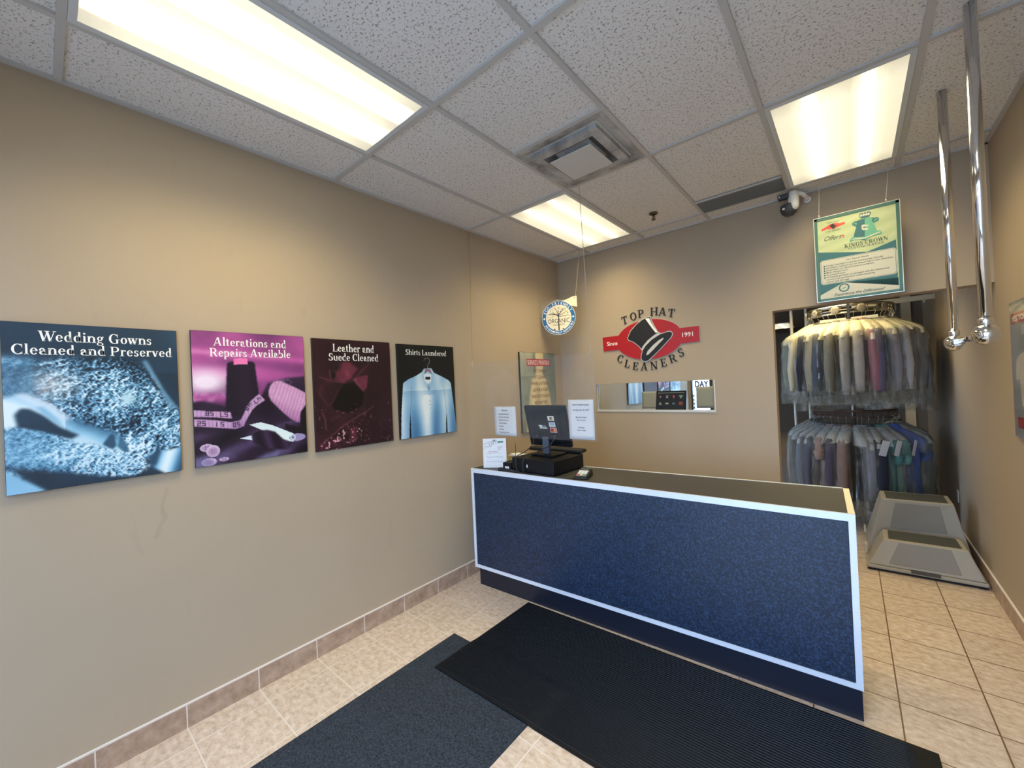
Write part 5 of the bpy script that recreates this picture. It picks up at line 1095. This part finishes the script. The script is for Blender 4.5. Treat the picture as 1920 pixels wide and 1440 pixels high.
# ------------------------------------------------------------------ two tier garment conveyor
CX, CY, RR = 2.57, 1.95, .36
ZU, ZL = 2.235, 1.125
def loop(r, z, ln=5.2, n=28):
    P = [(CX + r, CY + ln, z)] + [(CX + r, CY + ln * (1 - k / 12), z) for k in range(1, 12)]
    P += [(CX + r * math.cos(a), CY + r * math.sin(a), z) for a in np.linspace(0, -PI, n)]
    P += [(CX - r, CY + ln * (k / 12), z) for k in range(1, 13)]; return P
t = thing('garment_conveyor', 'two tier steel garment conveyor behind the counter opening', 'conveyor', Matrix.Translation((0, 0, 0)))
q = MB(); q.tube(loop(RR, ZU + .075), .016, 10); q.build('upper_track', STEEL, t)
q = MB(); q.tube(loop(RR, ZU), .0075, 8); q.tube(loop(RR, ZU + .035), .006, 8)
for a in np.linspace(0, -PI, 15): q.tube([(CX + RR * math.cos(a), CY + RR * math.sin(a), ZU), (CX + RR * math.cos(a), CY + RR * math.sin(a), ZU + .075)], .004, 6)
for s in (-1, 1):
    for k in range(1, 14): q.tube([(CX + s * RR, CY + k * .11, ZU), (CX + s * RR, CY + k * .11, ZU + .07)], .004, 6)
q.build('upper_hook_rail', STEEL, t)
q = MB(); q.tube(loop(RR, ZL), .0075, 8); q.tube(loop(RR, ZL + .065), .010, 8)
for a in np.linspace(0, -PI, 15): q.tube([(CX + RR * math.cos(a), CY + RR * math.sin(a), ZL), (CX + RR * math.cos(a), CY + RR * math.sin(a), ZL + .065)], .005, 6)
for s in (-1, 1):
    for k in range(1, 14): q.tube([(CX + s * RR, CY + k * .11, ZL), (CX + s * RR, CY + k * .11, ZL + .065)], .005, 6)
q.build('lower_hook_rail', mat('rusty_steel', (96, 72, 58), .5, .6, var=.2), t)
for a in np.linspace(-.15, -PI + .15, 6):
    x, y = CX + (RR + .0) * math.cos(a), CY + (RR + .0) * math.sin(a); q = MB()
    M = Matrix.Translation((x, y, ZU + .035)) @ Matrix.Rotation(a, 4, 'Z') @ Matrix.Rotation(PI / 2, 4, 'Y')
    for zz in (-.03, .022): q.lathe([(.010, zz), (.038, zz), (.041, zz + .004), (.038, zz + .008), (.010, zz + .008)], 20, M=M)
    for k in range(5): q.lathe([(.005, .030), (.005, .032)], 8, o=(.024 * math.cos(k * 1.257), .024 * math.sin(k * 1.257), 0), M=M)
    q.build('trolley_wheel', mat('worn_wheel_plastic', (150, 142, 122), .5, var=.2), t)
for x0, x1 in ((2.33, 2.55), (2.59, 2.80)): MB().box(x0, x1, CY - RR - .022, CY - RR - .012, ZU - .085, ZU - .055).build('number_strip', mat('cream_strip', (236, 228, 196), .5), t)
q = MB(); q.box(CX - .012, CX + .012, CY - RR - .02, CY - RR + .02, ZU - .10, ZU + .11); q.build('drive_bracket', CHARC, t)
q = MB(); q.tube([(CX - RR, CY + .4, ZU + .09), (CX + RR, CY + .4, ZU + .09)], .012, 8); q.tube([(CX, CY - RR, ZU + .10), (CX, CY + .4, ZU + .10)], .014, 8); q.build('spreader_bar', STEEL, t)
for x, y in ((1.985, 2.55), (2.13, 2.75)): MB().lathe([(.017, 0), (.017, BH)], 12, o=(x, y, 0)).build('support_post', mat('white_post_paint', (212, 206, 190), .5), t)
q = MB(); q.box(2.60, W, 2.36, 2.39, 2.36, 2.415); q.box(3.2, 3.215, 2.35, 2.40, 2.33, 2.36); q.build('wall_brace', mat('cream_brace_paint', (206, 198, 176), .5), t)
q = MB()
for s in (-1, 1): q.tube([(CX, CY + .4 + 1.2 * (s + 1), 0), (CX, CY + .4 + 1.2 * (s + 1), ZU + .1)], .022, 10)
q.build('centre_post', STEEL, t)

# ---- garments: body, sleeves, paper cape, film cover, hanger
def tubeform(q, secs, n=22, rip=(0, 5, 0.), rs=None, cap=(True, True), mi=0, cx=0., ex=.8):
    """secs: (z, half width along x, half thickness along y, x shift)"""
    V = []; F = []; N = len(secs)
    for i, (z, a, b_, s) in enumerate(secs):
        g = i / (N - 1)
        for k in range(n):
            th = 2 * PI * k / n; c_, d_ = math.cos(th), math.sin(th)
            rp = 1 + rip[0] * g * math.sin(rip[1] * th + rip[2] + 1.3 * g) + rip[0] * .6 * g * math.sin((rip[1] * 2 + 1) * th + rip[2] * 2.1)
            V.append((cx + s + a * math.copysign(abs(c_) ** ex, c_) * (1 + (rp - 1) * .25), b_ * math.copysign(abs(d_) ** ex, d_) * rp, z))
    for i in range(N - 1):
        for k in range(n): F.append(((i + 1) * n + k, (i + 1) * n + (k + 1) % n, i * n + (k + 1) % n, i * n + k))
    q.add(V, F, mi, True); o = len(q.v) - len(V)
    if cap[0]: q.f.append([o + k for k in range(n)]); q.m.append(mi); q.sm.append(False)
    if cap[1]: q.f.append([o + (N - 1) * n + k for k in range(n)][::-1]); q.m.append(mi); q.sm.append(False)
    return q
CAPE = mat('cream_paper_cape', (226, 218, 186), .7, var=.12, vscale=18, bump=.5, bscale=30); CAPE2 = mat('grey_paper_cape', (176, 175, 170), .7, var=.12, vscale=18, bump=.5, bscale=30); WIRE = mat('hanger_wire', (190, 186, 172), .35, .8)
PROTO = {}
def garment_proto(kind, ln, cape, seed):
    """list of (part name, mesh, slot) built once; copies share the mesh"""
    key = (kind, ln, cape, seed)
    if key in PROTO: return PROTO[key]
    r = random.Random(seed); parts = []
    def fin(name, q, m): o = q.build(name, m); me = o.data; bpy.data.objects.remove(o); parts.append((name, me))
    q = MB(); q.tube([(.0, 0, -.075), (.0, 0, -.035), (.016, 0, -.022), (.020, 0, -.004), (.012, 0, .008), (.0, 0, .0095), (-.010, 0, .004)], .0019, 6)
    q.tube([(0, 0, -.075), (.10, 0, -.115), (.195, 0, -.19), (.20, 0, -.205), (-.20, 0, -.205), (-.195, 0, -.19), (-.10, 0, -.115), (0, 0, -.075)], .0019, 6); fin('hanger', q, WIRE)
    j = lambda s: r.uniform(-s, s)
    if kind == 'trouser':
        q = MB(); tubeform(q, [(-.196, .15, .018, 0), (-.22, .155, .026, 0), (-.5, .155 + j(.01), .034, j(.01)), (-ln, .16 + j(.01), .038, j(.02))], rip=(.10, 3, r.random() * 6)); fin('folded_trousers', q, INK)
    else:
        jk = 1.25 if kind == 'jacket' else 1.
        q = MB(); tubeform(q, [(-.092, .05, .038, 0), (-.118, .075, .044, 0), (-.15, .14, .042 * jk, 0), (-.19, .195, .045 * jk, 0), (-.24, .208, .05 * jk, 0), (-.36, .195, .055 * jk, 0), (-.6, .185 + j(.01), .052 * jk, j(.008)), (-ln * .85, .19 + j(.012), .050 * jk, j(.012)), (-ln, .195 + j(.015), .05 * jk, j(.015))], n=28, rip=(.16, 4, r.random() * 6)); fin('garment_body', q, INK)
        q = MB(); tubeform(q, [(-.075, .048, .040, 0), (-.085, .052, .044, 0), (-.12, .062, .050, 0), (-.135, .06, .05, 0)], n=18, cap=(False, False)); fin('collar', q, INK)
        sl = .62 if kind != 'short' else .24
        for s in (-1, 1):
            q = MB(); o = s * .205; f_ = r.uniform(.0, .02)
            tubeform(q, [(-.195, .030, .030, o - s * .02), (-.23, .044, .040 * jk, o), (-.36, .047, .045 * jk, o + s * .012), (-.2 - sl * .6, .044, .043 * jk, o + s * (.022 + f_)), (-.2 - sl * .93, .037, .036 * jk, o + s * (.012 + f_)), (-.2 - sl, .038, .038 * jk, o + s * (.01 + f_))], n=16, rip=(.12, 3, r.random() * 6)); fin('sleeve', q, INK)
    if cape:
        dp = r.uniform(-.02, .03)
        q = MB(); tubeform(q, [(-.082, .040, .036, 0), (-.115, .082, .055, 0), (-.150, .155, .060, 0), (-.192, .222, .062, 0), (-.255 + dp, .252, .066, 0), (-.285 + dp + j(.02), .256, .066, 0)], n=26, rip=(.16, 5, r.random() * 6), cap=(True, False)); fin('paper_cape', q, CAPE if cape == 1 else CAPE2)
    lb = ln + r.uniform(.10, .17); w = r.uniform(.262, .285)
    q = MB(); S_ = [(-.062, .022, .020, 0), (-.085, .055, .046, 0), (-.125, .115, .066, 0), (-.185, .225, .072, 0), (-.25, w, .078, 0)]
    for k in range(1, 9): g = k / 8; S_.append((-.25 - (lb - .25) * g, w + j(.010), .078 + .012 * g + j(.008), j(.012) * g))
    tubeform(q, S_, n=34, rip=(.30, 6, r.random() * 6), cap=(True, False), ex=.72); fin('film_cover', q, BAG)
    PROTO[key] = parts; return parts
def hang(name, label, cat, group, phi, tier, kind, ln, col, cape=1, side=None, seed=0, sleeve=None, tilt=0.):
    if side: x, y, rot = CX + side[0] * RR, CY + side[1], (0 if side[0] > 0 else PI)
    else: x, y, rot = CX + RR * math.sin(phi), CY - RR * math.cos(phi), phi - PI / 2
    rt = thing(name, label, cat, Matrix.Translation((x, y, (ZU if tier else ZL) - .0005)) @ Matrix.Rotation(rot + tilt, 4, 'Z'), group)
    m = mat('cloth_%d_%d_%d' % tuple(col), col, .85, var=.14, vscale=14, bump=.1, bscale=40)
    for nm, me in garment_proto(kind, ln, cape, seed):
        o = bpy.data.objects.new(nm, me); COL.objects.link(o); o.parent = rt
        if nm in ('garment_body', 'sleeve', 'collar', 'folded_trousers'):
            o.material_slots[0].link = 'OBJECT'; o.material_slots[0].material = mat('cloth_%d_%d_%d' % tuple(sleeve), sleeve, .85, var=.14, vscale=14) if (sleeve and nm == 'sleeve') else m
    return rt
UP = [  # (angle, kind, length, colour, words)
 (-90, 'shirt', .86, (176, 178, 150), 'pale sage shirt'), (-79, 'trouser', .74, (28, 32, 36), 'navy black trousers'), (-69, 'trouser', .74, (62, 66, 58), 'dark olive trousers'), (-58, 'shirt', .80, (196, 186, 156), 'cream shirt'),
 (-47, 'jacket', .88, (34, 34, 36), 'black suit jacket'), (-36, 'jacket', .84, (74, 72, 66), 'dark grey coat with a pale cuff'), (-26, 'shirt', .82, (70, 76, 84), 'slate blue shirt'), (-15, 'shirt', .84, (122, 116, 98), 'olive grey shirt'),
 (-5, 'shirt', .86, (158, 150, 136), 'stone grey shirt'), (5, 'shirt', .84, (168, 160, 148), 'light grey shirt'), (15, 'shirt', .78, (148, 100, 108), 'dusty pink shirt'), (24, 'shirt', .84, (96, 92, 116), 'mauve blue shirt'),
 (33, 'shirt', .82, (138, 136, 140), 'silver grey shirt'), (43, 'shirt', .84, (170, 168, 164), 'off white shirt with a small tag'), (53, 'jacket', .80, (96, 92, 86), 'charcoal grey jacket under a tan cape'), (64, 'jacket', .84, (112, 110, 104), 'mid grey jacket'), (76, 'shirt', .82, (92, 94, 98), 'steel grey shirt'), (88, 'shirt', .90, (160, 148, 116), 'beige garment at the outer edge')]
for i, (a, k, ln, c, w) in enumerate(UP):
    hang('bagged_garment', w + ' in clear film on the upper conveyor rail', k if k != 'short' else 'shirt', 'bagged clothes on the upper rail', math.radians(a + rnd.uniform(-2, 2)), 1, k, ln, c, 1, None, 100 + i % 7, (150, 140, 118) if i == 5 else None, rnd.uniform(-.06, .06))
LO = [(-92, 'shirt', .80, (34, 44, 56), 'dark navy shirt'), (-79, 'shirt', .84, (134, 128, 118), 'warm grey shirt'), (-66, 'trouser', .80, (52, 56, 62), 'charcoal trousers'), (-53, 'shirt', .86, (112, 114, 118), 'grey shirt'), (-41, 'shirt', .84, (84, 84, 96), 'violet grey shirt'), (-29, 'short', .82, (146, 122, 116), 'dusky pink polo'),
 (-18, 'shirt', .84, (70, 62, 74), 'plum grey shirt'), (-8, 'shirt', .86, (128, 106, 94), 'taupe shirt'), (3, 'trouser', .84, (34, 42, 62), 'midnight blue trousers'), (11, 'shirt', .90, (132, 132, 140), 'long silver grey gown'), (20, 'jacket', .88, (36, 42, 54), 'dark navy jacket'), (30, 'short', .84, (72, 118, 116), 'teal polo'),
 (40, 'short', .84, (104, 146, 138), 'pale teal polo'), (76, 'trouser', .82, (28, 36, 54), 'ink blue trousers'), (57, 'short', .84, (70, 92, 158), 'bright blue polo')]
for i, (a, k, ln, c, w) in enumerate(LO):
    rt = hang('bagged_garment', w + ' in clear film on the lower conveyor rail', {'short': 'shirt'}.get(k, k), 'bagged clothes on the lower rail', math.radians(a + rnd.uniform(-2, 2)), 0, k, ln, c, 0 if i == 14 else 2, None, 120 + i % 6, None, .62 if i == 14 else rnd.uniform(-.08, .08))
    if i in (10, 11, 12):
        q = MB(); q.box(-.045, .045, -.0005, .0005, -.17, 0); q.flat([(-.035, -.06), (.035, -.06), (.035, -.055), (-.035, -.055)], .0)
        o = MB().box(-.04, .04, -.0006, .0006, -.15, 0).build('paper_ticket', PAPER, rt, loc=(.30, -.02 if i % 2 else .03, -.2)); o.rotation_euler = (.1, .25, PI / 2 + .5)
# clothes further along the straight runs
SD = [((-1, .14), (92, 90, 84), 'shirt', 'ash grey shirt'), ((-1, .32), (58, 60, 64), 'jacket', 'dark slate jacket'), ((-1, .52), (150, 146, 132), 'shirt', 'bone coloured shirt'), ((1, .14), (142, 134, 112), 'shirt', 'sand coloured shirt'), ((1, .32), (80, 76, 70), 'jacket', 'brown grey jacket')]
for i, (s, c, k, w) in enumerate(SD):
    for tier in (1, 0): hang('bagged_garment', w + (' behind the others on the upper conveyor rail' if tier else ' behind the others on the lower conveyor rail'), k, 'bagged clothes on the upper rail' if tier else 'bagged clothes on the lower rail', 0, tier, k, .84, c, 1 if tier else 2, s, 100 + i)
